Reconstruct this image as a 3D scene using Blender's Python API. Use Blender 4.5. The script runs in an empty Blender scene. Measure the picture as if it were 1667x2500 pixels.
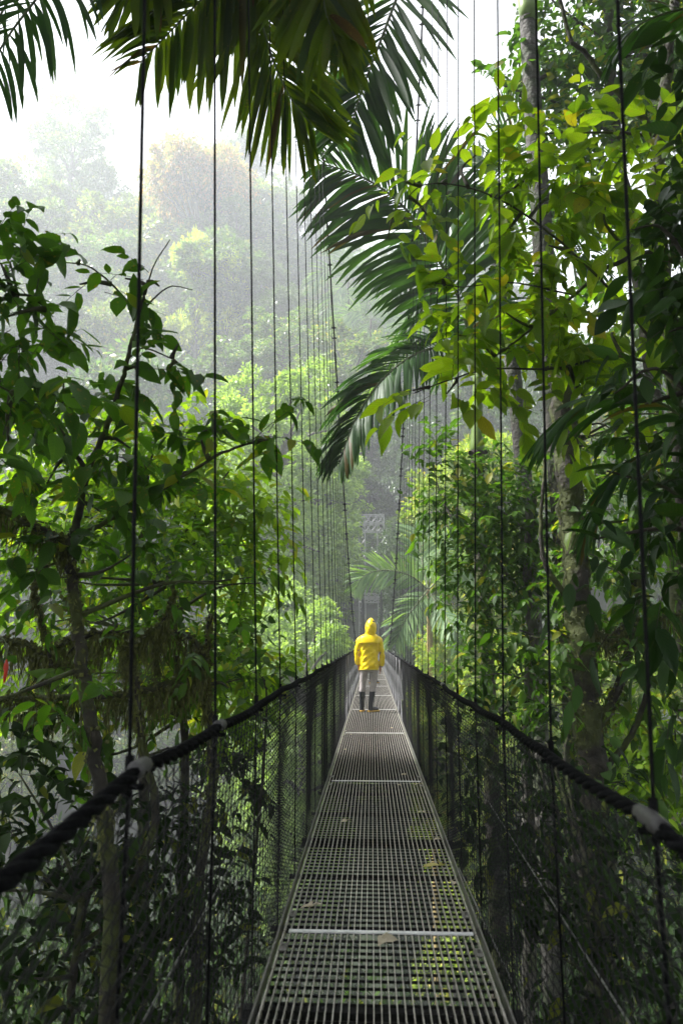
import bpy, math, random
import numpy as np
from mathutils import Vector
R = math.radians
sc = bpy.context.scene
# ------------------------------------------------------------------ camera
PITCH, YAW = R(10.64), R(2.50)
cam_d = bpy.data.cameras.new('camera'); cam = bpy.data.objects.new('camera', cam_d)
sc.collection.objects.link(cam); sc.camera = cam
cam_d.sensor_fit = 'VERTICAL'; cam_d.sensor_height = 36; cam_d.sensor_width = 24; cam_d.lens = 24.0
cam_d.clip_start = 0.05; cam_d.clip_end = 3000
cam.location = (0, 0, 0); cam.rotation_euler = (math.pi/2 + PITCH, 0, YAW)
cam_d.dof.use_dof = True; cam_d.dof.focus_distance = 13.0; cam_d.dof.aperture_fstop = 4.0
# ------------------------------------------------------------------ sky, sun, exposure
SUN_EL, SUN_AZ = R(56), R(-84)          # azimuth from +Y (ahead), negative = left
w = bpy.data.worlds.new('World'); sc.world = w; w.use_nodes = True
nt = w.node_tree; bg = nt.nodes['Background']
sky = nt.nodes.new('ShaderNodeTexSky'); sky.sky_type = 'NISHITA'; sky.sun_disc = False
sky.sun_elevation = SUN_EL; sky.sun_rotation = SUN_AZ; sky.dust_density = 4; sky.air_density = 1.0
hs = nt.nodes.new('ShaderNodeHueSaturation'); hs.inputs['Saturation'].default_value = 0.30
nt.links.new(sky.outputs[0], hs.inputs['Color']); nt.links.new(hs.outputs[0], bg.inputs[0])
bg.inputs[1].default_value = 0.08
sd = bpy.data.lights.new('sun', 'SUN'); sd.energy = 5.0; sd.angle = R(12); sd.color = (1, .98, .95)
sun = bpy.data.objects.new('sun', sd); sc.collection.objects.link(sun)
sv = Vector((math.sin(SUN_AZ)*math.cos(SUN_EL), math.cos(SUN_AZ)*math.cos(SUN_EL), math.sin(SUN_EL)))
sun.rotation_euler = sv.to_track_quat('Z', 'Y').to_euler()
sc.view_settings.view_transform = 'Standard'; sc.view_settings.look = 'None'
sc.view_settings.exposure = 2.05; sc.view_settings.gamma = 1
sc.cycles.use_denoising = True
sc.cycles.max_bounces = 7; sc.cycles.diffuse_bounces = 3; sc.cycles.glossy_bounces = 2
sc.cycles.transmission_bounces = 5; sc.cycles.volume_bounces = 2
HAZE_DENSITY = 0.0025
# ------------------------------------------------------------------ helpers
cp, sp_, cy, sy = math.cos(PITCH), math.sin(PITCH), math.cos(YAW), math.sin(YAW)
def ray(px, py):
    u = (px - 833.5)/1667.0; v = (1250 - py)/1667.0
    f = cp - v*sp_; z = sp_ + v*cp
    return np.array([u*cy - f*sy, u*sy + f*cy, z])
def pt(px, py, D):                       # point seen at photo pixel (px,py), D metres ahead along the bridge
    r = ray(px, py); return r*(D/r[1])
def on_z(px, py, z):
    r = ray(px, py); return r*(z/r[2])
def rng_(s): return np.random.default_rng(s)
def nrm(a): return a/np.maximum(np.linalg.norm(a, axis=-1, keepdims=True), 1e-9)
UP = np.array([0, 0, 1.0])

class MB:
    def __init__(s): s.V, s.F, s.U, s.n = [], [], [], 0
    def add(s, V, F, mat=0, uv=None):
        V = np.asarray(V, float).reshape(-1, 3)
        if not isinstance(F, list): F = [F]
        for f in F:
            f = np.asarray(f, int)
            if len(f): s.F.append((f + s.n, mat))
        s.V.append(V); s.U.append(np.zeros((len(V), 2)) if uv is None else uv); s.n += len(V)
    def build(s, name, mats, parent=None, smooth=True, loc=None):
        V = np.concatenate(s.V); U = np.concatenate(s.U)
        if loc is not None: V = V - np.asarray(loc)
        li = np.concatenate([f.ravel() for f, m in s.F])
        tot = np.concatenate([np.full(len(f), f.shape[1]) for f, m in s.F])
        mi = np.concatenate([np.full(len(f), m) for f, m in s.F])
        me = bpy.data.meshes.new(name)
        me.vertices.add(len(V)); me.vertices.foreach_set('co', V.astype(np.float32).ravel())
        me.loops.add(len(li)); me.loops.foreach_set('vertex_index', li.astype(np.int32))
        me.polygons.add(len(tot))
        st = np.concatenate([[0], np.cumsum(tot)[:-1]])
        me.polygons.foreach_set('loop_start', st.astype(np.int32)); me.polygons.foreach_set('loop_total', tot.astype(np.int32))
        me.polygons.foreach_set('material_index', mi.astype(np.int32))
        me.polygons.foreach_set('use_smooth', np.full(len(tot), smooth))
        uvl = me.uv_layers.new(name='uv'); uvl.data.foreach_set('uv', U[li].astype(np.float32).ravel())
        me.update(calc_edges=True)
        for m in (mats if isinstance(mats, (list, tuple)) else [mats]): me.materials.append(m)
        o = bpy.data.objects.new(name, me); sc.collection.objects.link(o)
        if parent is not None: o.parent = parent
        return o

def empty(name, label, cat, loc=(0, 0, 0), group=None):
    o = bpy.data.objects.new(name, None); sc.collection.objects.link(o); o.location = loc
    o['label'] = label; o['category'] = cat
    if group: o['group'] = group
    return o
def tag(o, label, cat, group=None, kind=None):
    if label: o['label'] = label
    if cat: o['category'] = cat
    if group: o['group'] = group
    if kind: o['kind'] = kind
    return o
def off(root): return np.array(root.location)

def smooth_path(P, m=6):
    P = np.asarray(P, float)
    if len(P) < 3: 
        t = np.linspace(0, 1, m+1)[:, None]; return P[0]*(1-t) + P[-1]*t
    out = []
    Q = np.vstack([2*P[0]-P[1], P, 2*P[-1]-P[-2]])
    for i in range(1, len(Q)-2):
        for k in range(m):
            t = k/m; a, b, c, d = Q[i-1], Q[i], Q[i+1], Q[i+2]
            out.append(.5*((2*b) + (-a+c)*t + (2*a-5*b+4*c-d)*t*t + (-a+3*b-3*c+d)*t**3))
    out.append(P[-1]); return np.array(out)
def tube(mb, P, r, k=6, mat=0, cap=True):
    P = np.asarray(P, float); n = len(P); r = np.broadcast_to(np.asarray(r, float), (n,))
    T = nrm(np.gradient(P, axis=0)); d = P[-1]-P[0]
    ref = np.array([1., 0, 0]) if abs(d[2]) > .7*np.linalg.norm(d) else UP
    S = nrm(np.cross(T, ref)); B = np.cross(S, T)
    a = np.arange(k)*2*math.pi/k
    V = P[:, None] + r[:, None, None]*(np.cos(a)[None, :, None]*S[:, None] + np.sin(a)[None, :, None]*B[:, None])
    i, j = np.meshgrid(np.arange(n-1), np.arange(k), indexing='ij'); j2 = (j+1) % k
    F = np.stack([i*k+j, i*k+j2, (i+1)*k+j2, (i+1)*k+j], -1).reshape(-1, 4)
    Fs = [F]
    if cap: Fs += [np.arange(k)[::-1][None], (np.arange(k)+(n-1)*k)[None]]
    mb.add(V.reshape(-1, 3), Fs, mat)
def cyls(mb, A, B, r, k=3, mat=0):
    A = np.asarray(A, float); B = np.asarray(B, float); N = len(A); r = np.broadcast_to(np.asarray(r, float), (N,))
    T = nrm(B-A); ref = np.where(np.abs(T[:, 2:3]) > .9, np.array([[1., 0, 0]]), UP[None])
    S = nrm(np.cross(T, ref)); C = np.cross(S, T)
    a = np.arange(k)*2*math.pi/k
    ring = r[:, None, None]*(np.cos(a)[None, :, None]*S[:, None] + np.sin(a)[None, :, None]*C[:, None])
    V = np.concatenate([A[:, None]+ring, B[:, None]+ring], 1)
    j = np.arange(k); q = np.stack([j, (j+1) % k, (j+1) % k + k, j+k], -1)
    F = (np.arange(N)*2*k)[:, None, None] + q[None]
    mb.add(V.reshape(-1, 3), F.reshape(-1, 4), mat)
def box(mb, c, s, mat=0):
    c = np.array(c, float); s = np.array(s, float)/2
    v = np.array([[x, y, z] for x in (-1, 1) for y in (-1, 1) for z in (-1, 1)])*s + c
    mb.add(v, np.array([[0, 1, 3, 2], [4, 6, 7, 5], [0, 4, 5, 1], [2, 3, 7, 6], [0, 2, 6, 4], [1, 5, 7, 3]]), mat)
def boxes(mb, C, S, mat=0):
    for c, s in zip(C, S): box(mb, c, s, mat)

# base leaves: x across, y along, z normal
def leaf_base(lod):
    if lod == 0:
        t = [0, .12, .35, .62, .86, 1]; h = [.0, .27, .5, .44, .2, 0]
    elif lod == 1:
        t = [0, .28, .68, 1]; h = [0, .46, .42, 0]
    else:
        V = np.array([[0, 0, 0], [.5, .45, .05], [0, 1, -.12], [-.5, .45, .05]]); return V, [np.array([[0, 1, 2, 3]])], V[:, :2]+[.5, 0]
    n = len(t); V = [(0, t[i], -.22*t[i]**2) for i in range(n)]
    V += [(h[i], t[i]-.02, .07-.24*t[i]**2) for i in range(1, n-1)] + [(-h[i], t[i]-.02, .07-.24*t[i]**2) for i in range(1, n-1)]
    m = n-2; tri, quad = [], []
    Rr = lambda i: n + i - 1; Ll = lambda i: n + m + i - 1
    tri += [(0, Rr(1), 1), (0, 1, Ll(1)), (n-1, n-2, Rr(m)), (n-1, Ll(m), n-2)]
    for i in range(1, m): quad += [(i, Rr(i), Rr(i+1), i+1), (i, i+1, Ll(i+1), Ll(i))]
    V = np.array(V); return V, [np.array(tri), np.array(quad)], V[:, :2]+[.5, 0]
LB = {i: leaf_base(i) for i in (0, 1, 2)}
def leaves(mb, O, D, N, L, W, lod=1, mat=0):
    bv, bf, uv = LB[lod]; n = len(O); D = nrm(D); N = nrm(N - D*np.sum(N*D, -1, keepdims=True)); S = np.cross(D, N)
    L = np.broadcast_to(L, (n,)); W = np.broadcast_to(W, (n,))
    cz = np.random.default_rng(n).uniform(.2, 2.3, n)*L
    V = (O[:, None] + bv[None, :, 0:1]*(W[:, None, None]*S[:, None]) + bv[None, :, 1:2]*(L[:, None, None]*D[:, None])
         + bv[None, :, 2:3]*(cz[:, None, None]*N[:, None]))
    nb = len(bv)
    F = [((np.arange(n)*nb)[:, None, None] + f[None]).reshape(-1, f.shape[1]) for f in bf]
    mb.add(V.reshape(-1, 3), F, mat, np.tile(uv, (n, 1)))
def sprays(mb, g, S, Dv, L, nl=7, ll=.16, lw=.45, lod=1, droop=.35, tr=.0025, mleaf=0, mtwig=1, spread=.85):
    N = len(S); Dv = nrm(Dv); L = np.broadcast_to(L, (N,))
    t = np.linspace(.18, 1, nl)
    pos = lambda t_: S[:, None] + Dv[:, None]*(L[:, None, None]*t_[None, :, None]) - UP*(droop*.45*L[:, None, None]*t_[None, :, None]**2)
    P = pos(t)
    side = nrm(np.cross(Dv, UP) + g.normal(0, .25, (N, 3)))
    sg = np.where(np.arange(nl) % 2 == 0, 1, -1)[None, :, None]*np.ones((N, 1, 1))
    amt = np.where(np.arange(nl) == nl-1, .1, spread)[None, :, None]
    d = Dv[:, None]*.6 + side[:, None]*sg*amt - UP*droop*g.uniform(.5, 1.8, (N, nl, 1)) + g.normal(0, .22, (N, nl, 3))
    nn = UP + g.normal(0, .42, (N, nl, 3))
    ls = ll*g.uniform(.45, 1.25, (N, nl))*g.uniform(.65, 1.2, (N, 1))
    leaves(mb, P.reshape(-1, 3), d.reshape(-1, 3), nn.reshape(-1, 3), ls.ravel(), (ls*lw*g.uniform(.85, 1.15, ls.shape)).ravel(), lod, mleaf)
    if tr > 0:
        tt = np.linspace(0, 1, 4); Q = pos(tt)
        for i in range(3): cyls(mb, Q[:, i], Q[:, i+1], tr*(1-.25*i), 3, mtwig)
def blob_pts(g, c, r, n, surf=.55):
    d = nrm(g.normal(size=(n, 3))); rad = g.uniform(0, 1, (n, 1))**(surf*.6)
    return np.array(c) + d*rad*np.array(r), d
# ------------------------------------------------------------------ materials
def mat(name): 
    m = bpy.data.materials.new(name); m.use_nodes = True; return m, m.node_tree, m.node_tree.nodes['Principled BSDF']
def ramp(nt, fac, cols, ip='LINEAR'):
    r = nt.nodes.new('ShaderNodeValToRGB'); r.color_ramp.interpolation = ip; e = r.color_ramp.elements
    for i, (p, c) in enumerate(cols):
        x = e[i] if i < 2 else e.new(p)
        x.position = p; x.color = (*c, 1)
    nt.links.new(fac, r.inputs[0]); return r.outputs[0]
def mix(nt, f, a, b, t='MIX'):
    m = nt.nodes.new('ShaderNodeMix'); m.data_type = 'RGBA'; m.blend_type = t
    for s, v in ((m.inputs[0], f), (m.inputs[6], a), (m.inputs[7], b)):
        if hasattr(v, 'is_output'): nt.links.new(v, s)
        elif isinstance(v, (int, float)): s.default_value = v
        else: s.default_value = (*v, 1)
    return m.outputs[2]
def noise(nt, scale, detail=3, coord='Object'):
    tc = nt.nodes.new('ShaderNodeTexCoord'); n = nt.nodes.new('ShaderNodeTexNoise')
    n.inputs['Scale'].default_value = scale; n.inputs['Detail'].default_value = detail
    nt.links.new(tc.outputs[coord], n.inputs['Vector']); return n.outputs['Fac'], n.outputs['Color']
def leafmat(name, c1, c2, c3=None, p3=.9, trans=.45, tcol=(1.7, 1.9, .5), spots=0, rough=.48, spec=.25, veins=False, objvar=0):
    m, nt, b = mat(name)
    geo = nt.nodes.new('ShaderNodeNewGeometry'); rnd = geo.outputs['Random Per Island']
    cols = [(0, c1), (p3-.04, c2)] + ([(p3, c3), (1, c3)] if c3 else [])
    col = ramp(nt, rnd, cols)
    f, _ = noise(nt, 1.3 if not objvar else .25)
    k = ramp(nt, f, [(.3, (.6, .66, .6)), (.7, (1.3, 1.25, 1.1))])
    col = mix(nt, 1.0, col, k, 'MULTIPLY')
    if objvar:
        oi = nt.nodes.new('ShaderNodeObjectInfo')
        k2 = ramp(nt, oi.outputs['Random'], [(0, (.42, .55, .5)), (.4, (1, 1, 1)), (.7, (1.55, 1.3, .8)), (1, (.75, .95, .85))])
        col = mix(nt, objvar, col, mix(nt, 1.0, col, k2, 'MULTIPLY'))
    if spots:
        f2, _ = noise(nt, 38, 4); s = ramp(nt, f2, [(.60, (0, 0, 0)), (.68, (1, 1, 1))])
        f3, _ = noise(nt, 3.5, 1); s2 = ramp(nt, f3, [(.45, (0, 0, 0)), (.6, (1, 1, 1))])
        s = mix(nt, 1.0, s, s2, 'MULTIPLY')
        mm = nt.nodes.new('ShaderNodeMath'); mm.operation = 'MULTIPLY'; mm.inputs[1].default_value = spots
        nt.links.new(s, mm.inputs[0])
        col = mix(nt, mm.outputs[0], col, (.24, .17, .03))
    if veins:
        uvn = nt.nodes.new('ShaderNodeUVMap'); uvn.uv_map = 'uv'
        sx = nt.nodes.new('ShaderNodeSeparateXYZ'); nt.links.new(uvn.outputs[0], sx.inputs[0])
        def M(op, a, b_=0.0):
            n = nt.nodes.new('ShaderNodeMath'); n.operation = op
            for i, v in enumerate((a, b_)):
                if hasattr(v, 'is_output'): nt.links.new(v, n.inputs[i])
                else: n.inputs[i].default_value = v
            return n.outputs[0]
        ax = M('ABSOLUTE', M('SUBTRACT', sx.outputs[0], .5))
        ph = M('SINE', M('MULTIPLY', M('SUBTRACT', sx.outputs[1], M('MULTIPLY', ax, .6)), 60.0))
        v1 = M('GREATER_THAN', ph, .86); v2 = M('LESS_THAN', ax, .018)
        vv = M('MULTIPLY', M('MAXIMUM', v1, v2), .22)
        col = mix(nt, vv, col, mix(nt, 1.0, col, (2.0, 1.8, 1.4), 'MULTIPLY'))
        bp = nt.nodes.new('ShaderNodeBump'); bp.inputs['Strength'].default_value = .22; bp.inputs['Distance'].default_value = .001
        nt.links.new(ph, bp.inputs['Height']); nt.links.new(bp.outputs[0], b.inputs['Normal'])
    nt.links.new(col, b.inputs['Base Color']); b.inputs['Roughness'].default_value = rough
    b.inputs['Specular IOR Level'].default_value = spec
    tr = nt.nodes.new('ShaderNodeBsdfTranslucent'); nt.links.new(mix(nt, 1.0, col, tcol, 'MULTIPLY'), tr.inputs[0])
    ms = nt.nodes.new('ShaderNodeMixShader'); ms.inputs[0].default_value = trans
    nt.links.new(b.outputs[0], ms.inputs[1]); nt.links.new(tr.outputs[0], ms.inputs[2])
    nt.links.new(ms.outputs[0], nt.nodes['Material Output'].inputs['Surface'])
    return m
def barkmat(name, c1, c2, moss=None, mossp=.5, scale=9, rings=0):
    m, nt, b = mat(name)
    f, _ = noise(nt, scale, 6); col = ramp(nt, f, [(.3, c1), (.7, c2)])
    if moss:
        f2, _ = noise(nt, 4, 5); col = mix(nt, ramp(nt, f2, [(mossp-.06, (0, 0, 0)), (mossp+.06, (1, 1, 1))]), col, moss)
    bp = nt.nodes.new('ShaderNodeBump'); bp.inputs['Strength'].default_value = 1; bp.inputs['Distance'].default_value = .05
    nt.links.new(f, bp.inputs['Height']); nt.links.new(bp.outputs[0], b.inputs['Normal'])
    nt.links.new(col, b.inputs['Base Color']); b.inputs['Roughness'].default_value = .85
    return m
def plain(name, col, rough=.6, metal=0, var=.25, scale=20, bump=0, spec=.5):
    m, nt, b = mat(name); f, _ = noise(nt, scale, 5)
    c = np.array(col); col_ = ramp(nt, f, [(.3, tuple(c*(1-var))), (.7, tuple(np.minimum(c*(1+var), 1)))])
    nt.links.new(col_, b.inputs['Base Color']); b.inputs['Roughness'].default_value = rough; b.inputs['Metallic'].default_value = metal
    b.inputs['Specular IOR Level'].default_value = spec
    if bump:
        bp = nt.nodes.new('ShaderNodeBump'); bp.inputs['Strength'].default_value = bump; bp.inputs['Distance'].default_value = .01
        nt.links.new(f, bp.inputs['Height']); nt.links.new(bp.outputs[0], b.inputs['Normal'])
    return m
M = {}
M['bark'] = barkmat('bark', (.018, .014, .010), (.05, .042, .03), (.04, .05, .012), .55)
M['bark_pale'] = barkmat('bark_pale', (.06, .055, .045), (.15, .14, .12), (.09, .10, .05), .6)
M['bark_moss'] = barkmat('bark_moss', (.012, .010, .007), (.045, .037, .027), (.05, .062, .012), .50)
M['twig'] = plain('twig', (.035, .028, .018), .8)
M['moss'] = plain('moss', (.10, .11, .025), .95, var=.5, scale=30)
M['palm_bark'] = barkmat('palm_bark', (.045, .042, .036), (.10, .092, .08), (.035, .045, .02), .52, 14)
M['leaf_left'] = leafmat('leaf_left', (.032, .085, .012), (.080, .180, .018), (.22, .25, .02), .97, spots=.8, veins=True, trans=.48)
M['leaf_lime'] = leafmat('leaf_lime', (.12, .23, .018), (.25, .38, .03), (.34, .36, .03), .95, trans=.52, tcol=(1.7, 1.8, .6))
M['leaf_yellow'] = leafmat('leaf_yellow', (.10, .18, .012), (.22, .31, .018), (.30, .26, .02), .97, spots=.8, veins=True, trans=.58, tcol=(1.7, 1.85, .6))
M['leaf_mid'] = leafmat('leaf_mid', (.030, .078, .012), (.082, .165, .018), (.22, .23, .03), .96, spots=.3, trans=.48)
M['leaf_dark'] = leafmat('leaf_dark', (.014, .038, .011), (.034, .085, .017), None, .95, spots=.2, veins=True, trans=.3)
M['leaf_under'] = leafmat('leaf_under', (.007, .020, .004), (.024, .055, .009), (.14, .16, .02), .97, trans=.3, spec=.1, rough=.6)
M['frond'] = leafmat('frond', (.022, .062, .020), (.045, .105, .028), (.08, .06, .014), .95, trans=.35, rough=.5, spec=.25)
M['frond_warm'] = leafmat('frond_warm', (.040, .080, .010), (.12, .16, .012), (.10, .055, .015), .95, trans=.55, spots=.6, rough=.42)
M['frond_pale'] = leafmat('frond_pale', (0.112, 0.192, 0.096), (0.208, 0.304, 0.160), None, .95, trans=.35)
M['far_green'] = leafmat('far_green', (0.056, 0.104, 0.032), (0.136, 0.208, 0.064), (0.256, 0.240, 0.080), .93, trans=.35, objvar=1.0, rough=.38, spec=.5)
M['far_dark'] = leafmat('far_dark', (0.028, 0.063, 0.022), (0.070, 0.119, 0.042), None, .95, trans=.3, objvar=.7, rough=.38, spec=.5)
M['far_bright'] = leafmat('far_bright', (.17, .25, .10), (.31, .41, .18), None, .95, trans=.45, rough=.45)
M['far_orange'] = leafmat('far_orange', (.10, .14, .05), (.26, .21, .07), (.42, .24, .12), .6, trans=.4, rough=.5)
M['far_yellow'] = leafmat('far_yellow', (0.196, 0.280, 0.028), (0.448, 0.476, 0.028), None, .95, trans=.45, rough=.5)
M['far_olive'] = leafmat('far_olive', (0.126, 0.196, 0.042), (0.308, 0.378, 0.084), (0.420, 0.350, 0.112), .95, trans=.4, rough=.5)

# ================================================================== the suspension footbridge
DZ = -1.345; YB0, YB1 = -3.0, 54.0
XL, XR = -.435, .485                      # deck edges
ZRL, ZRR = -.255, -.325                   # rope heights
def cable_z(D):
    D = np.asarray(D, float)
    return np.where(D < 22.5, .043*(D-22.5)**2 - .16, .0093*(D-22.5)**2 - .16)
def rail_x(side): return -.462 if side < 0 else .512
def rail_z(side): return ZRL if side < 0 else ZRR
def cable_x(side, D):
    z = cable_z(D); base = rail_x(side)
    return base + side*(.022*z + .0008*np.minimum(z, 30)**2 + .02)
M['galv'] = plain('galvanised', (.26, .25, .23), .45, .6, .25, 30)
M['grate'] = plain('grate', (.46, .43, .38), .45, .3, .35, 25)
M['dark_steel'] = plain('dark_steel', (.018, .018, .018), .7, 0, .4, 30, 0, .15)
M['seam'] = plain('seam', (.80, .80, .80), .3, .1, .15, 12)
M['cable'] = plain('cable', (.008, .008, .009), .7, 0, .4, 60, 0, .08)
M['rope'] = plain('rope', (.006, .006, .007), .85, 0, .6, 90, .5, .06)
M['wire_near_shaded'] = plain('wire_near_shaded', (.02, .02, .021), .6, .1, .3, 40, 0, .2)  # net wire darkened: shade at the near end put into its colour
M['guy'] = plain('guy', (.16, .16, .15), .5, .5)
M['wire'] = plain('wire', (.05, .05, .052), .42, .55, .3, 40)  # same net wire, lighter: the brighter light further along put into its colour
M['sleeve'] = plain('sleeve', (.07, .066, .066), .5, 0, .3, 30)
bridge = empty('suspension_bridge', 'narrow hanging footbridge with steel grating deck, wire mesh sides and thin black hanger cables', 'bridge', (0, 0, DZ))
bl = off(bridge)
# deck panels: grating 1.65 m long
PL = 3.5; y0 = 3.51 - 2*PL; np_ = int((YB1 - y0)/PL)
def grating(ya, yb, fine):
    mb = MB(); L = yb-ya-.012; n = 31; zt = DZ
    for i in range(n):
        x = XL+.012 + (XR-XL-.024)*i/(n-1) + (.0012*math.sin(i*7.3+ya*3.1) if 0 < i < n-1 else 0)
        box(mb, (x, (ya+yb)/2, zt-.0125), (.0042 if i not in (0, n-1) else .007, L, .025))
    if fine:
        for y in np.arange(ya+.03, yb-.02, .062): box(mb, ((XL+XR)/2, y, zt-.017), (XR-XL-.03, .006, .010), 1)
    else:
        for y in np.arange(ya+.03, yb-.02, .12): box(mb, ((XL+XR)/2, y, zt-.017), (XR-XL-.03, .010, .010), 1)
    return mb
for k in range(np_):
    ya = y0 + k*PL; yb = ya+PL
    if yb < YB0: continue
    o = grating(ya, yb, ya < 24).build('deck_panel', [M['grate'], M['dark_steel']], bridge, False, bl)
    if yb < 18:
        for j_, (cx_, yy) in enumerate(((XL+.03, ya+.2), (XR-.03, ya+.22), (XL+.03, yb-.18), (XR-.03, yb-.2))):
            mb = MB(); box(mb, (cx_, yy, DZ+.003), (.032, .075, .004)); cyls(mb, [(cx_, yy, DZ+.004)], [(cx_, yy, DZ+.014)], .008, 6)
            mb.build('grating_clip', M['galv'], o, False, bl)
    mb = MB(); box(mb, ((XL+XR)/2+.004, yb, DZ+.0005), (XR-XL-.06, .028, .006))
    mb.build('panel_seam', M['seam'], o, False, bl)
# edge rails and cross beams
for s, x in ((-1, XL-.014), (1, XR+.014)):
    mb = MB(); box(mb, (x, (YB0+YB1)/2, DZ-.02), (.008, YB1-YB0, .05)); mb.build('deck_edge', M['galv'], bridge, False, bl)
HK = [1.40 + .755*k for k in range(70)]
HK = [d for d in HK if d < 52.5]
beams = [d for d in HK] + [1.4-.755, 1.4-1.51, 1.4-2.265]
for d in sorted(beams):
    if d > 38: continue
    big = sorted(beams).index(d) % 3 == 2; mb = MB(); box(mb, (.025, d, DZ-.062 if big else DZ-.05), (1.06, .045 if big else .016, .05 if big else .022)); mb.build('cross_beam', M['dark_steel'], bridge, False, bl)
mb = MB()
for d in beams:
    if d > 38: box(mb, (.025, d, DZ-.062), (1.06, .045, .05))
o = mb.build('cross_beam', M['dark_steel'], bridge, False, bl); o['kind'] = 'stuff'
# main cables with clamps
D = np.concatenate([np.arange(-2, 22.5, .7), np.arange(22.5, 54.1, 1.05)])
for s in (-1, 1):
    P = np.stack([cable_x(s, D), D, cable_z(D)], 1)
    mb = MB(); tube(mb, smooth_path(P, 3), .013, 8); mc = mb.build('main_cable', M['cable'], bridge, True, bl)
    mb = MB()
    for d in HK:
        for dd in (-.09, .09):
            dd_ = dd/(1+.35*abs(.086*(d-22.5))); e = d + dd_
            a = np.array([float(cable_x(s, e)), e, float(cable_z(e))]); e2 = e+.02
            b_ = np.array([float(cable_x(s, e2)), e2, float(cable_z(e2))]); t = nrm(b_-a)
            cyls(mb, [a-t*.012], [a+t*.012], .027, 8)
            cyls(mb, [a+np.array([s*-.045, 0, 0])], [a+np.array([s*.045, 0, 0])], .008, 5)
    c = mb.build('cable_clamp', M['dark_steel'], mc, False, bl); c['kind'] = 'stuff'
# hangers from cable down past the handrail to the cross beam
farmb = MB()
for s in (-1, 1):
    for i, d in enumerate(HK):
        g = random.Random(i*7+s)
        zt = float(cable_z(d)); xt = float(cable_x(s, d)); zr = rail_z(s); xr = rail_x(s) + s*.018
        if zt < zr + .12: zt = zr+.12
        P = [(xt, d, zt), (xr + (xt-xr)*.45 + g.uniform(-.004, .004), d+g.uniform(-.01, .01), zr+(zt-zr)*.45), (xr, d, zr), (rail_x(s)+s*.012, d, DZ-.05)]
        if i < 46:
            mb = MB(); tube(mb, P, .0042, 6)
            h = mb.build('hanger_cable', M['cable'], bridge, True, bl)
            mb = MB()
            if i < 14:
                cyls(mb, [(xr, d, zr-.05)], [(xr, d, zr+.03)], .009, 6)
                cyls(mb, [(xr-s*.03, d, zr-.028)], [(xr+s*.012, d, zr-.028)], .007, 6)
                mb.build('hanger_clip', M['cable'], h, False, bl)
        else: tube(farmb, P, .0045, 4)
o = farmb.build('hanger_cable', M['cable'], bridge, True, bl); o['kind'] = 'stuff'
# handrail rope: three strands twisted round each other, sagging a little between hangers
for s in (-1, 1):
    x = rail_x(s); z = rail_z(s)
    def ctr(Y):
        u = (Y-1.4)/.755; sag = .007*np.abs(np.sin(math.pi*u))**1.2
        return np.stack([x + .004*np.sin(Y*5.1), Y, z - sag + .006*np.sin(Y*2.3+s) - np.clip(1.4-Y, 0, 2)*(.09 if s < 0 else .05)], 1)
    rp = MB()
    for a0 in range(3):
        Y = np.arange(-3, 26, .018); C = ctr(Y); a = Y*2*math.pi/.16*s + a0*2*math.pi/3
        P = C + np.stack([np.cos(a)*.0082, 0*a, np.sin(a)*.0082], 1); tube(rp, P, .0086, 6)
    Y = np.arange(26, YB1, .3); tube(rp, ctr(Y), .018, 5)
    rp_o = rp.build('handrail_rope', M['rope'], bridge, True, bl)
    # pale sleeves at hangers
    for i, d in enumerate(HK[:16]):
        if i in ((0, 1) if s < 0 else (0, 5)):
            mb = MB(); Y = np.linspace(d-.035 if s < 0 else d-.08, d+.03, 6); tube(mb, ctr(Y)+np.array([0, 0, .004]), [.0165, .0178, .018, .0178, .0175, .0165], 8)
            mb.build('rope_sleeve', M['sleeve'], rp_o, True, bl)
    # net: chain link
    zb = DZ-.045; xb = (XL-.03) if s < 0 else (XR+.03)
    def W(Y, v):                          # v 0 bottom .. 1 top
        Y = np.asarray(Y, float); v = np.asarray(v, float)
        bow = np.sin(v*math.pi)*.02*np.sin(Y*3.7+s)+.012*np.sin(v*math.pi)
        return np.stack([xb + (x-xb)*v + s*bow, Y, zb + (z-.018-np.clip(1.4-Y, 0, 2)*(.09 if s < 0 else .05)-zb)*v], -1)
    mb = MB(); cell = .029; nv = 30; k = 0
    Y = -2.9
    A, B = [], []
    rows = np.linspace(0, 1, nv*2+1)
    while Y < 12.4:
        for ph in (0,):
            off_ = np.where(np.arange(len(rows)) % 2 == 0, -.5, .5)*cell*1.06
            yy = Y + off_ + (k % 2)*0 + .004*np.sin(np.arange(len(rows))*1.7+k)
            P = W(yy, rows)
            P[:, 0] += np.where(np.arange(len(rows)) % 2 == 0, .003, -.003)*(1 if k % 2 else -1)
            tube(mb, P, .0018, 4)
        Y += cell; k += 1
    n1 = mb.build('side_net', M['wire_near_shaded'], bridge, True, bl)
    mb = MB(); H = (z-zb); c2 = .05
    st = np.arange(12.3-H, YB1-.3, c2); a_, b_ = [], []
    sub = 3
    for d in (1, -1):
        y0_ = st if d > 0 else st + H
        for q in range(sub):
            v0, v1 = q/sub, (q+1)/sub
            A = W(y0_+d*H*v0, np.full(len(st), v0)); Bq = W(y0_+d*H*v1, np.full(len(st), v1))
            ok = (A[:, 1] > 12.2) & (Bq[:, 1] > 12.2) & (A[:, 1] < YB1) & (Bq[:, 1] < YB1)
            cyls(mb, A[ok], Bq[ok], .0016, 4)
    mb.build('side_net', M['wire'], bridge, True, bl)
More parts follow.
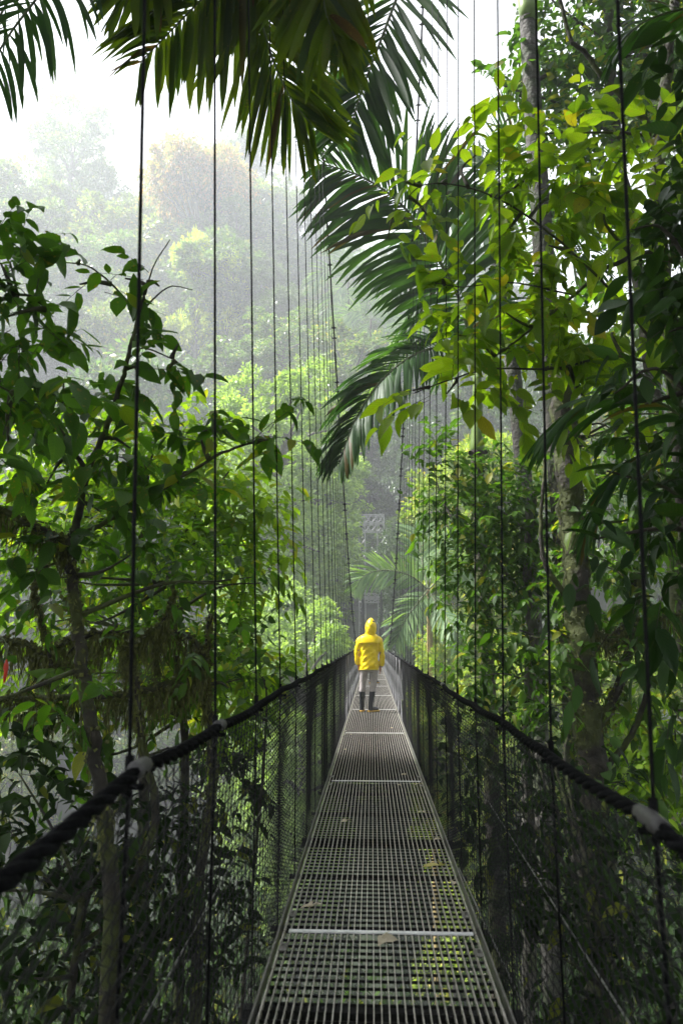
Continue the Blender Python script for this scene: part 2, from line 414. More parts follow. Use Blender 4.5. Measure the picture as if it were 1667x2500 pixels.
# guy cables running outwards below the deck
for i, (a, b) in enumerate([((1060, 1750, 11.), (1536, 2500, 2.5)), ((1120, 2120, 4.2), (1297, 2500, 2.9)), ((640, 1975, 5.2), (346, 2500, 2.4))]):
    A = pt(*a); Bp = pt(*b); P = np.linspace(A, Bp + (Bp-A)*.5, 8)
    mb = MB(); tube(mb, P, .0045, 6); mb.build('guy_cable', M['guy'], bridge, True, bl)
# ------------------------------------------------------------------ lattice tower at the far end
M['tower'] = plain('tower_steel', (.30, .30, .30), .5, .4, .2, 3)
TY = 54.6; tower = empty('lattice_tower', 'grey steel lattice tower with two braced legs at the far end of the bridge', 'tower', (0, TY, -4.5))
tl = off(tower); ztop = pt(905, 1258, TY)[2]; TD = .55
legs_x = ((pt(876, 1300, TY)[0], pt(891, 1300, TY)[0]), (pt(921, 1300, TY)[0], pt(937, 1300, TY)[0]))
for xa, xb in legs_x:
    mb = MB()
    for x_ in (xa, xb):
        for y_ in (TY-TD/2, TY+TD/2): box(mb, (x_, y_, (ztop-4.5)/2), (.075, .075, ztop+4.5))
    lg = mb.build('tower_leg', M['tower'], tower, False, tl)
    mb = MB(); zs = np.arange(-4.4, ztop-1.5, .62)
    for i in range(len(zs)-1):
        p, q = ((xa, xb) if i % 2 else (xb, xa))
        for y_ in (TY-TD/2, TY+TD/2): cyls(mb, [(p, y_, zs[i])], [(q, y_, zs[i+1])], .022, 4)
        for x_ in (xa, xb): cyls(mb, [(x_, TY-TD/2*(1 if i % 2 else -1), zs[i])], [(x_, TY+TD/2*(1 if i % 2 else -1), zs[i+1])], .022, 4)
        if i % 4 == 0:
            for y_ in (TY-TD/2, TY+TD/2): cyls(mb, [(xa, y_, zs[i])], [(xb, y_, zs[i])], .022, 4)
    mb.build('brace', M['tower'], lg, False, tl)
def truss(z0, z1):
    mb = MB(); x0, x1 = legs_x[0][0], legs_x[1][1]; xm = (x0+x1)/2; zm = (z0+z1)/2
    xs = [x0, legs_x[0][1], xm, legs_x[1][0], x1]
    for y_ in (TY-TD/2-.05, TY+TD/2+.05):
        for z_ in (z0, zm, z1): box(mb, (xm, y_, z_), (x1-x0+.1, .06, .07))
        for a, b in zip(xs[:-1], xs[1:]):
            cyls(mb, [(a, y_, z0), (a, y_, z1), (a, y_, zm), (a, y_, zm)], [(b, y_, zm), (b, y_, zm), (b, y_, z0), (b, y_, z1)], .025, 4)
        for a in xs[1:-1]:
            box(mb, (a, y_-.036, zm), (.26, .012, .26)); 
    return mb
truss(ztop-1.35, ztop).build('cross_truss', M['tower'], tower, False, tl)
zz = pt(905, 1460, TY)[2]; truss(zz-.35, zz+.35).build('cross_truss', M['tower'], tower, False, tl)
mb = MB()
for s in (-1, 1): box(mb, (cable_x(s, 54.0), TY-.4, float(cable_z(54.0))-.05), (.2, .5, .18))
mb.build('cable_saddle', M['dark_steel'], tower, False, tl)
# ------------------------------------------------------------------ fallen leaves lying on the grating
M['dead_pale'] = leafmat('dead_pale', (.45, .38, .30), (.60, .52, .44), None, .95, trans=.1)
M['dead_yellow'] = leafmat('dead_yellow', (.50, .42, .12), (.55, .48, .2), None, .95, trans=.2)
FL = [(986, 1893, .07, 0, 'pale curled fallen leaf with a dark stalk beside the panel seam at the right'),
      (972, 1920, .06, 0, 'small white fallen leaf just this side of the panel seam'),
      (1022, 1917, .08, 0, 'long pale fallen leaf against the right edge of the second seam'),
      (1066, 2052, .05, 0, 'tiny pale leaf fragment at the right edge halfway down the deck'),
      (1073, 2119, .13, 1, 'large yellowish curled fallen leaf at the right edge of the grating'),
      (1103, 2156, .07, 0, 'whitish crumpled leaf just below the large yellowish leaf'),
      (935, 2300, .12, 0, 'brownish pink dead leaf in the middle of the deck below the wide seam'),
      (845, 2007, .09, 0, 'thin pale fallen leaf on the left half of the deck'),
      (763, 2217, .10, 0, 'pale torn leaf near the left edge just above the wide seam'),
      (956, 1779, .05, 0, 'small pale leaf on the right behind the first near seam'),
      (858, 1795, .04, 0, 'tiny reddish leaf scrap on the left of the deck'),
      (842, 1832, .05, 0, 'tiny pink petal at the left edge of the deck'),
      (1030, 1985, .05, 0, 'small grey leaf at the right edge between the two long seams')]
for i, (px, py, L, mt, lab) in enumerate(FL):
    L *= .62
    p = on_z(px, py, DZ); g = rng_(i+50); mb = MB()
    for q in range(3 if L > .06 else 2):
        a = g.uniform(0, 6.28); d = np.array([[math.cos(a), math.sin(a)*.6, .10]])
        leaves(mb, (p+np.array([g.normal(0, L*.12), g.normal(0, L*.12), .012]))[None], d, np.array([[g.normal(0, .5), g.normal(0, .5), 1]]), L*1.0, L*.6, 0)
    cyls(mb, [p+[0, 0, .012]], [p+[L*.5, L*.3, .02]], .0015, 4)
    o = mb.build('fallen_leaf', M['dead_yellow'] if mt else M['dead_pale'], None, True, p); o.location = p
    tag(o, lab, 'fallen leaf', 'fallen leaves on the grating deck')
# ================================================================== people
M['jacket'] = plain('jacket', (1.0, .70, .001), .38, 0, .04, 12, .25)
M['skin'] = plain('skin', (.45, .22, .15), .55, 0, .1)
M['trousers'] = plain('trousers', (.38, .34, .33), .85, 0, .15, 22, .3)
M['boot'] = plain('boot', (.014, .015, .020), .4, 0, .3, 15)
M['sole'] = plain('sole', (.50, .30, .05), .6)
M['hair'] = plain('hair', (.03, .02, .012), .7)
M['shirt_dark'] = plain('shirt_white', (.55, .53, .5), .8)
def loft(mb, rings, k=20, mat=0, caps=True, wob=0, g=None, yaw=None):
    # rings: (cx, cy, z, rx, ry[, tilt vectors]) stacked
    V = []
    a = np.arange(k)*2*math.pi/k
    for i, r in enumerate(rings):
        cx, cy_, z, rx, ry = r[:5]; n = r[5] if len(r) > 5 else 2.3
        ca, sa = np.cos(a), np.sin(a)
        x = np.sign(ca)*np.abs(ca)**(2/n)*rx; y = np.sign(sa)*np.abs(sa)**(2/n)*ry
        wv = 1 + (wob*np.sin(a*5+i*.9)+wob*.7*np.sin(a*8-i*1.7) if wob else 0)
        V.append(np.stack([cx+x*wv, cy_+y*wv, np.full(k, z)], 1))
    V = np.array(V); n = len(rings)
    i, j = np.meshgrid(np.arange(n-1), np.arange(k), indexing='ij'); j2 = (j+1) % k
    F = [np.stack([i*k+j, i*k+j2, (i+1)*k+j2, (i+1)*k+j], -1).reshape(-1, 4)]
    if caps: F += [np.arange(k)[::-1][None], (np.arange(k)+(n-1)*k)[None]]
    mb.add(V.reshape(-1, 3), F, mat)
def interp(rings, m=4):
    A = [np.array((list(r)+[2.3])[:6], float) for r in rings]
    return [tuple(x) for x in smooth_path(np.array(A), m)]
def remesh(o, vs, sm=3):
    a = o.modifiers.new('rm', 'REMESH'); a.mode = 'VOXEL'; a.voxel_size = vs; a.use_smooth_shade = True
    b = o.modifiers.new('sm', 'SMOOTH'); b.iterations = sm; b.factor = .5
def wrinkle(o, strength, scale):
    t = bpy.data.textures.new('cloth_folds', 'CLOUDS'); t.noise_scale = scale; t.noise_depth = 2
    d = o.modifiers.new('folds', 'DISPLACE'); d.texture = t; d.strength = strength; d.mid_level = .5
def limb(mb, P, Rr, k=12, mat=0, m=5):
    Q = smooth_path(np.array([list(p)+[r] for p, r in zip(P, Rr)]), m); tube(mb, Q[:, :3], Q[:, 3], k, mat)
def hand(mb, wx, wy, wz, s):
    # hanging, slightly curled; thumb leaves the palm's side and points forward/down
    loft(mb, interp([(wx, wy, wz+.03, .019, .024), (wx, wy, wz-.01, .021, .030), (wx+s*.003, wy+.004, wz-.055, .017, .038), (wx+s*.002, wy+.006, wz-.085, .014, .038)], 3), 12)
    for i, (dy, L) in enumerate(((-.028, .058), (-.009, .072), (.010, .078), (.029, .068))):
        p = np.array([wx, wy+.006+dy, wz-.075])
        P = [p, p+[-s*.004, 0, -L*.45], p+[-s*.016, .003, -L*.8], p+[-s*.030, .005, -L]]
        limb(mb, P, [.0095, .009, .008, .006], 8, 0, 3)
    p = np.array([wx-s*.004, wy+.03, wz-.02])
    limb(mb, [p, p+[-s*.012, .022, -.022], p+[-s*.018, .032, -.05], p+[-s*.018, .03, -.07]], [.012, .011, .0095, .007], 8, 0, 3)
def person(x0, y0_, label, jacket_m, hood, trous_m, boot_m, sc_=1.0, group=None, yaw=0):
    root = empty('person', label, 'person', (x0, y0_, DZ), group)
    ch = []
    def B(mb, n, m, parent=None, smooth=True):
        o = mb.build(n, m, parent if parent is not None else root, smooth); ch.append(o); return o
    # feet positions
    LF, RF = (-.160, 0.02), (.018, -.01)
    Lk, Rk = (-.135, .0), (.072, .0); Lh, Rh = (-.095, 0), (.085, 0); SX = -.0
    hx = .028                                  # head centre
    # body (one continuous remeshed figure)
    mb = MB()
    loft(mb, interp([(-.01, 0, .80, .14, .10), (-.01, 0, .95, .155, .105), (-.005, 0, 1.1, .14, .10), (0, 0, 1.28, .17, .11), (0, 0, 1.40, .185, .10), (.01, 0, 1.47, .10, .07)], 4))
    loft(mb, interp([(.012, .0, 1.43, .06, .06), (.022, .01, 1.52, .055, .058), (.028, .02, 1.56, .06, .07), (.03, .02, 1.62, .075, .093), (.03, .015, 1.69, .075, .097), (.03, .01, 1.74, .05, .07), (.03, .01, 1.765, .02, .03)], 4))
    limb(mb, [(.03, .105, 1.655), (.03, .125, 1.63), (.03, .11, 1.615)], [.01, .014, .012], 8)       # nose
    limb(mb, [(.0, .105, 1.585), (.03, .112, 1.588), (.06, .105, 1.585)], [.006, .009, .006], 8)     # mouth
    for s in (-1, 1): limb(mb, [(.03+s*.072, .01, 1.67), (.03+s*.085, 0, 1.655), (.03+s*.075, .005, 1.62)], [.01, .013, .008], 8)
    for (fx, fy), (kx, ky), (hx_, hy) in ((LF, Lk, Lh), (RF, Rk, Rh)):
        limb(mb, [(hx_, hy, .88), (hx_+(kx-hx_)*.5, hy, .7), (kx, ky+.01, .50), (kx+(fx-kx)*.35, ky-.01, .36), (fx, fy, .1)], [.070, .062, .048, .044, .034])
        limb(mb, [(fx, fy-.04, .06), (fx+.01, fy+.05, .05), (fx+.02, fy+.14, .04)], [.038, .038, .028])
    for s, hz in ((-1, .90), (1, .885)):
        limb(mb, [(s*.16, 0, 1.40), (s*.205, 0, 1.33), (s*.232, -.01, 1.13), (s*.228+(-.0), .015, hz+.02), (s*.216, .03, hz-.02)], [.055, .05, .042, .034, .027])
        hand(mb, s*.213, .035, hz-.03, s)
    body = B(mb, 'body', M['skin']); remesh(body, .009, 2)
    mb = MB(); loft(mb, interp([(.03, 0, 1.60, .070, .08), (.03, -.005, 1.66, .083, .102), (.03, -.005, 1.73, .078, .095), (.03, 0, 1.765, .04, .05)], 3)) ; B(mb, 'hair', M['hair'], body)
    # trousers
    mb = MB()
    loft(mb, interp([(-.012, 0, .76, .145, .11), (-.01, 0, .85, .165, .122), (-.008, 0, .96, .165, .12)], 4), 24)
    for q, ((fx, fy), (kx, ky), (hx_, hy)) in enumerate(((LF, Lk, Lh), (RF, Rk, Rh))):
        zb = .34
        P = [(hx_, 0, .84), (hx_+(kx-hx_)*.35, 0, .74), (hx_+(kx-hx_)*.7, .005, .62), (kx, .01, .52), (kx+(fx-kx)*.25, -.005, .43), (kx+(fx-kx)*.42, -.005, zb)]
        limb(mb, P, [.082, .080, .073, .064, .062, .060], 16)
    o = B(mb, 'trousers', trous_m); remesh(o, .009, 3); wrinkle(o, .02, .08)
    # boots
    for q, ((fx, fy), (kx, ky)) in enumerate(((LF, Lk), (RF, Rk))):
        mb = MB(); tx = kx+(fx-kx)*.4; dx, dy = ((.02, .15) if q == 0 else (.115, .10))
        loft(mb, interp([(fx, fy-.01, .03, .042, .06), (fx, fy-.01, .07, .042, .055), (fx, fy-.01, .11, .044, .05), (fx+(tx-fx)*.3, fy-.01, .2, .046, .050), (tx*.7+fx*.3, -.005, .3, .056, .060), (tx, -.005, .385, .062, .066)], 4), 20)
        limb(mb, [(fx-dx*.25, fy-dy*.25, .055), (fx+dx*.35, fy+dy*.35, .058), (fx+dx, fy+dy, .045), (fx+dx*1.25, fy+dy*1.25, .04)], [.04, .044, .038, .022], 12)
        o = B(mb, 'boot', boot_m); remesh(o, .007, 2)
        mb = MB(); P = [(fx-dx*.45, fy-dy*.45, .014), (fx, fy, .014), (fx+dx*.5, fy+dy*.5, .014), (fx+dx, fy+dy, .014), (fx+dx*1.35, fy+dy*1.35, .014)]
        limb(mb, P, [.034, .043, .043, .046, .03], 12); V = mb.V[0]; V[:, 2] = np.clip(V[:, 2], 0.001, .03); B(mb, 'sole', M['sole'], o)
    # jacket
    mb = MB()
    loft(mb, interp([(-.01, 0, .795, .186, .14, 2.2), (-.008, 0, .81, .188, .142, 2.2), (-.012, 0, .95, .182, .136, 2.3), (-.008, 0, 1.12, .172, .128, 2.4), (-.002, 0, 1.28, .185, .13, 2.5),
                     (0, 0, 1.38, .20, .125, 2.6), (.004, 0, 1.435, .185, .11, 2.4), (.012, 0, 1.475, .13, .09, 2.2), (.02, 0, 1.51, .075, .075, 2)], 5), 36, wob=.045)
    for s, hz in ((-1, .90), (1, .885)):
        limb(mb, [(s*.14, 0, 1.405), (s*.195, 0, 1.365), (s*.222, -.003, 1.26), (s*.242, -.01, 1.13), (s*.246, .0, 1.02), (s*.238, .015, .93), (s*.230, .022, hz-.01)],
             [.058, .062, .056, .053, .050, .047, .045], 16)
    o = B(mb, 'jacket', jacket_m); remesh(o, .010, 3); wrinkle(o, .035, .12)
    # yoke flap over the shoulders
    mb = MB(); k = 28; V = []
    for zi, (z, rx, ry) in enumerate([(1.462, .150, .105), (1.43, .196, .127), (1.38, .213, .142), (1.33, .214, .152), (1.298, .212, .158)]):
        for q in range(k):
            a = math.pi + math.pi*(q/(k-1)); e = 2/2.6; ca, sa = math.cos(a), math.sin(a)
            V.append((.0+math.copysign(abs(ca)**e, ca)*rx, math.copysign(abs(sa)**e, sa)*ry, z + (.012*math.sin(q*.9) if zi == 4 else 0)))
    F = [(i*k+j, i*k+j+1, (i+1)*k+j+1, (i+1)*k+j) for i in range(4) for j in range(k-1)]
    mb.add(V, np.array(F)); y = B(mb, 'back_flap', jacket_m, o)
    sm = y.modifiers.new('s', 'SOLIDIFY'); sm.thickness = .006
    if hood:
        mb = MB()
        loft(mb, interp([(.018, -.01, 1.455, .095, .095, 2.2), (.022, -.01, 1.50, .100, .105, 2.2), (.026, -.01, 1.56, .108, .125, 2.2), (.028, -.008, 1.63, .108, .132, 2.1), (.028, -.004, 1.70, .092, .122, 2),
                         (.03, .0, 1.75, .066, .095, 1.9), (.032, .01, 1.785, .034, .055, 1.9), (.033, .02, 1.80, .010, .02, 2)], 5), 28, wob=.03)
        h = B(mb, 'hood', jacket_m, o); remesh(h, .009, 2); wrinkle(h, .02, .09)
    root.scale = (sc_,)*3; root.rotation_euler.z = yaw
    return root
p = on_z(903, 1739, DZ)
person(float(p[0]), 13.55, 'person standing back turned in a yellow hooded raincoat, grey trousers and dark rubber boots', M['jacket'], True, M['trousers'], M['boot'], .985)
q = on_z(921, 1668, DZ)
person(float(q[0])-.09, float(q[1]), 'person further along the deck, almost hidden behind the yellow raincoat, dark shoe showing', M['shirt_dark'], False, M['boot'], M['boot'], .84)
# ================================================================== plants
def ground_z(x, y):
    x = np.asarray(x, float); y = np.asarray(y, float)
    r = np.hypot(x, y); az = np.degrees(np.arctan2(x, np.maximum(y, 1e-3)))
    az = np.where(y < 0, np.where(x < 0, -80, 80), az)
    sl = np.interp(az, [-80, -35, -14, -8, -3, 4, 12, 40, 80], [.4, 1.02, 1.0, .92, .78, .74, .60, .45, .3])
    r0 = np.interp(az, [-80, -35, -16, -10, -3, 3, 10, 40, 80], [24, 62, 58, 36, 34, 33, 22, 14, 12])
    base = np.interp(y, [-40, 0, 12, 25, 40], [-5, -8, -10, -14, -17])
    d = np.maximum(r-r0, 0)
    z = base + sl*np.where(d < 110, d, 110 + (d-110)*.25) + 1.6*np.sin(x*.09+1)*np.cos(y*.07)*np.clip(d/30, 0, 1)
    return z - np.exp(-(x/7)**2)*np.exp(-((y-26)/14)**2)*4
def gz(x, y): return float(ground_z(x, y))

# ---------- palm fronds
def frond(mb, P, L, n=46, wd=.05, droop=.6, up=.2, sides=(1, -1), ang=50, g=None, face=0, lr=.012, ragged=.15, prof=None, tipl=.35):
    """rachis through P; leaflets of length L hang from both sides"""
    Q = smooth_path(P, 10); s = np.linspace(0, 1, len(Q)); tt = np.linspace(.10, 1, n)
    C = np.stack([np.interp(tt, s, Q[:, i]) for i in range(3)], 1); T = nrm(np.stack([np.interp(tt, s, np.gradient(Q[:, i])) for i in range(3)], 1))
    tube(mb, Q, np.interp(s, [0, 1], [lr, lr*.25]), 6, 1)
    S0 = nrm(np.cross(T, UP)); N0 = np.cross(S0, T)
    if face:
        S1 = np.cross(T, np.array([0, -1., 0])); S0 = nrm(S0*(1-face)*np.sign(np.sum(S0*S1, 1, keepdims=True)) + S1*face); N0 = np.cross(S0, T)
    pr = np.interp(tt, [0, .15, .5, .85, 1], prof or [.45, .75, 1, .75, tipl])
    m = 7; u = np.linspace(0, 1, m)
    for sd in sides:
        a = np.radians(ang*(1-.45*tt) + g.normal(0, 5, n))
        d = T*np.cos(a)[:, None] + (S0*sd)*np.sin(a)[:, None] + N0*up + g.normal(0, .06, (n, 3)); d = nrm(d)
        l = L*pr*g.uniform(1-ragged, 1+ragged*.4, n)
        # curve each leaflet: start along d, bend towards gravity
        pos = [C]; dd = d.copy(); dr = droop*g.uniform(.7, 1.3, (n, 1))
        for k in range(1, m):
            dd = nrm(dd - UP*dr/(m-1)*1.25); pos.append(pos[-1] + dd*(l/(m-1))[:, None])
        Pc = np.stack(pos, 1)                          # n, m, 3
        Tn = nrm(np.gradient(Pc, axis=1)); Sx = nrm(np.cross(Tn, T[:, None]+UP*.25+g.normal(0, .15, (n, 1, 3)))); Sx = nrm(np.cross(Sx, Tn))
        wv = wd*np.interp(u, [0, .12, .4, .8, 1], [.25, .8, 1, .75, .08])*np.sqrt(pr)[:, None]*g.uniform(.7, 1.15, (n, 1))
        Nn = np.cross(Tn, Sx)
        A = Pc + Sx*wv[..., None]*.5 + Nn*wv[..., None]*.12; B = Pc - Sx*wv[..., None]*.5 + Nn*wv[..., None]*.12
        V = np.stack([A, Pc, B], 2)                    # n, m, 3, 3
        uv = np.zeros((n, m, 3, 2)); uv[..., 0] = [0, .5, 1]; uv[..., 1] = u[None, :, None]
        i, j, q = np.meshgrid(np.arange(n), np.arange(m-1), np.arange(2), indexing='ij')
        b = (i*m+j)*3+q; F = np.stack([b, b+1, b+4, b+3], -1).reshape(-1, 4)
        mb.add(V.reshape(-1, 3), F, 0, uv.reshape(-1, 2))
def palm(label, base, trunk, fronds, mats, trunk_mat, kw=None, extra=None, group=None, name='palm_tree'):
    root = empty(name, label, 'palm', base, group); o_ = off(root)
    if trunk:
        P, r = trunk; mb = MB(); Q = smooth_path(P, 8); rr = np.interp(np.linspace(0, 1, len(Q)), np.linspace(0, 1, len(r)), r)
        tube(mb, Q, rr, 16)
        tr = mb.build('trunk', trunk_mat, root, True, o_)
    for f in fronds:
        f = dict(f); m = f.pop('m', mats); mb = MB(); frond(mb, **f); mb.build('frond', [m, M['twig_green']], root, True, o_)
    return root
M['twig_green'] = plain('rachis', (.10, .13, .05), .6)
M['crownshaft'] = plain('crownshaft', (.20, .30, .07), .35, 0, .2, 6)
# ---------- overhead palm: two long fronds hang into the top of the view
g = rng_(11)
c0 = pt(930, -620, 3.6)
F = []
F.append(dict(P=[c0, pt(800, -330, 3.9), pt(640, -150, 4.2), pt(500, -10, 4.3), pt(345, 150, 4.4)], face=.6, L=1.0, n=60, wd=.085, droop=.8, up=-.1, ang=66, g=g, m=M['frond_warm'], ragged=.35, prof=[.5, .9, 1.0, .72, .30], lr=.018))
F.append(dict(P=[c0, pt(690, -330, 4.0), pt(625, -60, 4.4), pt(655, 110, 4.5), pt(705, 230, 4.6), pt(765, 310, 4.7)], face=.85, L=.95, n=52, wd=.06, droop=.30, up=0, ang=50, g=g, m=M['frond_warm'], prof=[.5, .95, 1.0, .65, .25], lr=.018))
F.append(dict(P=[c0, pt(860, -330, 3.5), pt(800, -150, 3.6), pt(790, 0, 3.7), pt(830, 130, 3.7)], face=.5, L=.75, n=40, wd=.07, droop=.5, up=0, ang=48, g=g, m=M['frond_warm'], lr=.016))
F.append(dict(P=[c0, pt(700, -420, 3.9), pt(560, -280, 4.0), pt(420, -160, 4.0), pt(300, 0, 4.0)], face=.5, L=.9, n=44, wd=.08, droop=.7, up=0, ang=60, g=g, m=M['frond_warm'], lr=.016))
palm('overhead palm with broad drooping olive and brown fronds filling the top middle of the view', (2.4, -2.6, -17),
     ([(2.4, -2.6, -17), (2.2, -2.2, -6), (1.6, -.6, 2.5), c0-[-.1, .25, .5], c0], [.13, .11, .09, .08, .05]), F, M['frond_warm'], M['palm_bark'])
# ---------- palm top right of centre, long frond hanging from above, grey ringed trunk
g = rng_(12)
c1 = pt(1245, -620, 8.6)
F = [dict(P=[c1, pt(1090, -300, 7.6), pt(990, -60, 7.1), pt(925, 110, 7.0), pt(880, 230, 7.0), pt(850, 330, 7.0)], face=.9, L=1.2, n=60, wd=.09, droop=.35, up=.0, ang=60, g=g, prof=[.5, .8, 1.1, .8, .35], lr=.028),
     dict(P=[c1, pt(1330, -480, 8.2), pt(1480, -200, 8), pt(1620, 40, 7.8), pt(1720, 260, 7.6)], L=1.0, n=40, wd=.07, droop=.6, up=.1, ang=55, g=g, lr=.028),
     dict(P=[c1, pt(1130, -500, 9.4), pt(980, -300, 9.8), pt(850, -60, 10)], L=1.2, n=44, wd=.085, droop=.6, up=.1, ang=55, g=g, lr=.028)]
tA = [pt(1430, 2300, 8.8), pt(1390, 1500, 8.8), pt(1345, 900, 8.8), pt(1318, 500, 8.8), pt(1304, 320, 8.8), pt(1292, 130, 8.8), pt(1284, 0, 8.8), c1]
root = palm('tall palm with pale grey ringed trunk rising out of the top right of the view', (tA[0][0], tA[0][1], gz(tA[0][0], tA[0][1])),
     (tA, [.15, .15, .145, .14, .13, .122, .115, .07]), F, M['frond'], M['palm_bark'])
for py, sx in ((50, 0), (122, 0), (205, 1), (250, -1), (330, 0), (420, 1), (540, 0)):
    mb = MB(); c = pt(np.interp(py, [0, 130, 320, 500, 600], [1284, 1292, 1304, 1318, 1325]), py, 8.8); cyls(mb, [c-[0, 0, .012]], [c+[0, 0, .012]], np.interp(py, [0, 600], [.120, .143]), 16)
    if sx: cyls(mb, [c], [c+[sx*.20, -.08, .07]], .03, 6)
    mb.build('leaf_scar', M['twig'], root, False, off(root))
mb = MB(); c = pt(1275, -60, 8.8); tube(mb, [pt(1291, 56, 8.8), pt(1286, 20, 8.8), pt(1280, -60, 8.8), pt(1268, -260, 8.7)], [.119, .13, .13, .10], 16); mb.build('crownshaft', M['crownshaft'], root, True, off(root))
# ---------- left palm fronds coming in from the top left corner
g = rng_(13); c2 = pt(-420, -560, 4.4)
F = [dict(P=[c2, pt(30, -330, 4.3), pt(190, -210, 4.2), pt(120, -50, 4.0), pt(20, 90, 3.9), pt(-80, 260, 3.8)], face=.9, L=1.0, n=40, wd=.045, droop=.95, up=.15, ang=75, g=g, m=M['frond'], ragged=.08, lr=.018),
     dict(P=[c2, pt(-120, -300, 4.3), pt(50, -120, 4.4), pt(-10, 60, 4.4), pt(-120, 240, 4.3)], face=.8, L=.8, n=30, wd=.045, droop=.85, up=.15, ang=70, g=g, m=M['frond'], ragged=.08, lr=.018)]
palm('palm with narrow arching dark green leaflets entering at the top left corner', (-4.6, 4.3, -17), ([(-4.6, 4.3, -17), (-4.5, 4.4, -5), (-4.2, 4.5, 1), c2], [.12, .11, .09, .06]), F, M['frond'], M['palm_bark'])
# ---------- palm B right of the bridge with green crownshaft
g = rng_(14); DB = 10.5; cB = pt(1165, 905, DB)
F = [dict(P=[cB, pt(1110, 850, 10.2), pt(1020, 862, 9.8), pt(930, 930, 9.5), pt(865, 1030, 9.3), pt(828, 1130, 9.2)], L=1.0, n=52, wd=.075, droop=.75, up=.25, ang=52, g=g, prof=[.4, .9, 1.1, .8, .4], lr=.03, m=M['frond_grey']) if False else
     dict(P=[cB, pt(1110, 850, 10.2), pt(1020, 862, 9.8), pt(930, 930, 9.5), pt(865, 1030, 9.3), pt(828, 1130, 9.2)], face=.6, L=1.0, n=66, wd=.08, droop=.8, up=.3, ang=55, g=g, prof=[.4, .9, 1.1, .8, .4], lr=.03),
     dict(P=[cB, pt(1120, 730, 10.), pt(1055, 610, 9.8), pt(985, 505, 9.6), pt(890, 435, 9.5), pt(790, 400, 9.4)], face=.75, L=1.6, n=84, wd=.09, droop=.75, up=.2, ang=66, g=g, prof=[.35, .8, 1.1, .8, .3], lr=.035),
     dict(P=[cB, pt(1190, 740, 10.6), pt(1260, 640, 10.8), pt(1360, 600, 11), pt(1460, 660, 11)], L=1.2, n=46, wd=.08, droop=.8, up=.3, ang=55, g=g, lr=.03),
     dict(P=[cB, pt(1210, 830, 10.2), pt(1270, 850, 10), pt(1350, 960, 9.8), pt(1390, 1080, 9.6)], L=1.0, n=40, wd=.07, droop=.8, up=.2, ang=50, g=g, lr=.03),
     dict(P=[cB, pt(1100, 800, 11.2), pt(1020, 800, 12), pt(930, 900, 12.5), pt(880, 1000, 12.8)], L=1.0, n=40, wd=.07, droop=.7, up=.3, ang=50, g=g, lr=.03, m=M['frond_pale'])]
tB = [pt(1200, 1900, DB), pt(1180, 1500, DB), pt(1165, 1200, DB), pt(1164, 1100, DB)]
root = palm('palm beside the bridge with green crownshaft and long fronds drooping over the right cables', (tB[0][0], tB[0][1], gz(tB[0][0], tB[0][1])), ([np.array([tB[0][0], tB[0][1], gz(tB[0][0], tB[0][1])])]+tB, [.13, .12, .115, .11, .10]), F, M['frond'], M['bark_moss'])
mb = MB(); tube(mb, smooth_path([pt(1164, 1102, DB), pt(1165, 1075, DB), pt(1166, 1020, DB), cB], 5), [.10, .108, .112, .115, .115, .112, .11, .108, .105, .10, .095, .09, .085, .08, .075, .06], 14)
mb.build('crownshaft', M['crownshaft'], root, True, off(root))
for py in (1112, 1150, 1195, 1230):
    mb = MB(); c = pt(1165, py, DB); cyls(mb, [c-[0, 0, .02]], [c+[0, 0, .02]], .118, 14); cyls(mb, [c, c], [c+[.16, -.1, .05], c+[-.14, -.1, .02]], .035, 6)
    mb.build('leaf_scar', M['twig'], root, False, off(root))
# ---------- palm C behind it with bowed pale stem and black fruit
g = rng_(15); DC = 12.; cC = pt(1222, 455, DC)
F = [dict(P=[cC, pt(1190, 470, 11.8), pt(1120, 520, 11.5), pt(1030, 610, 11.2), pt(960, 700, 11)], face=.6, L=1.3, n=50, wd=.10, droop=.5, up=.3, ang=55, g=g, lr=.03),
     dict(P=[cC, pt(1185, 410, 12.2), pt(1140, 400, 12.4), pt(1090, 440, 12.6), pt(1040, 540, 12.8)], face=.7, L=.9, n=40, wd=.09, droop=.6, up=.3, ang=50, g=g, lr=.03),
     dict(P=[cC, pt(1200, 560, 11.6), pt(1120, 640, 11.3), pt(1030, 740, 11.0), pt(975, 860, 10.8)], L=1.25, n=50, wd=.08, droop=.8, up=.2, ang=50, g=g, lr=.03),
     dict(P=[cC, pt(1230, 380, 12), pt(1262, 300, 12), pt(1330, 250, 12), pt(1410, 300, 12)], face=.7, L=1.0, n=40, wd=.07, droop=.5, up=.3, ang=50, g=g, lr=.03),
     dict(P=[cC, pt(1260, 440, 12), pt(1330, 470, 12), pt(1380, 560, 12), pt(1410, 700, 12)], L=1.0, n=40, wd=.07, droop=.8, up=.2, ang=50, g=g, lr=.03)]
tC = [pt(1300, 1500, DC), pt(1262, 1000, DC), pt(1226, 700, DC), pt(1205, 580, DC), cC]
root = palm('palm with smooth bowed pale stem and strings of black fruit behind the yellow-green leaves', (tC[0][0], tC[0][1], gz(tC[0][0], tC[0][1])), ([np.array([tC[0][0], tC[0][1], gz(tC[0][0], tC[0][1])])]+tC, [.16, .15, .14, .13, .13, .06]), F, M['frond'], M['pale_stem'] if 'pale_stem' in M else M['palm_bark'])
mb = MB(); g = rng_(16)
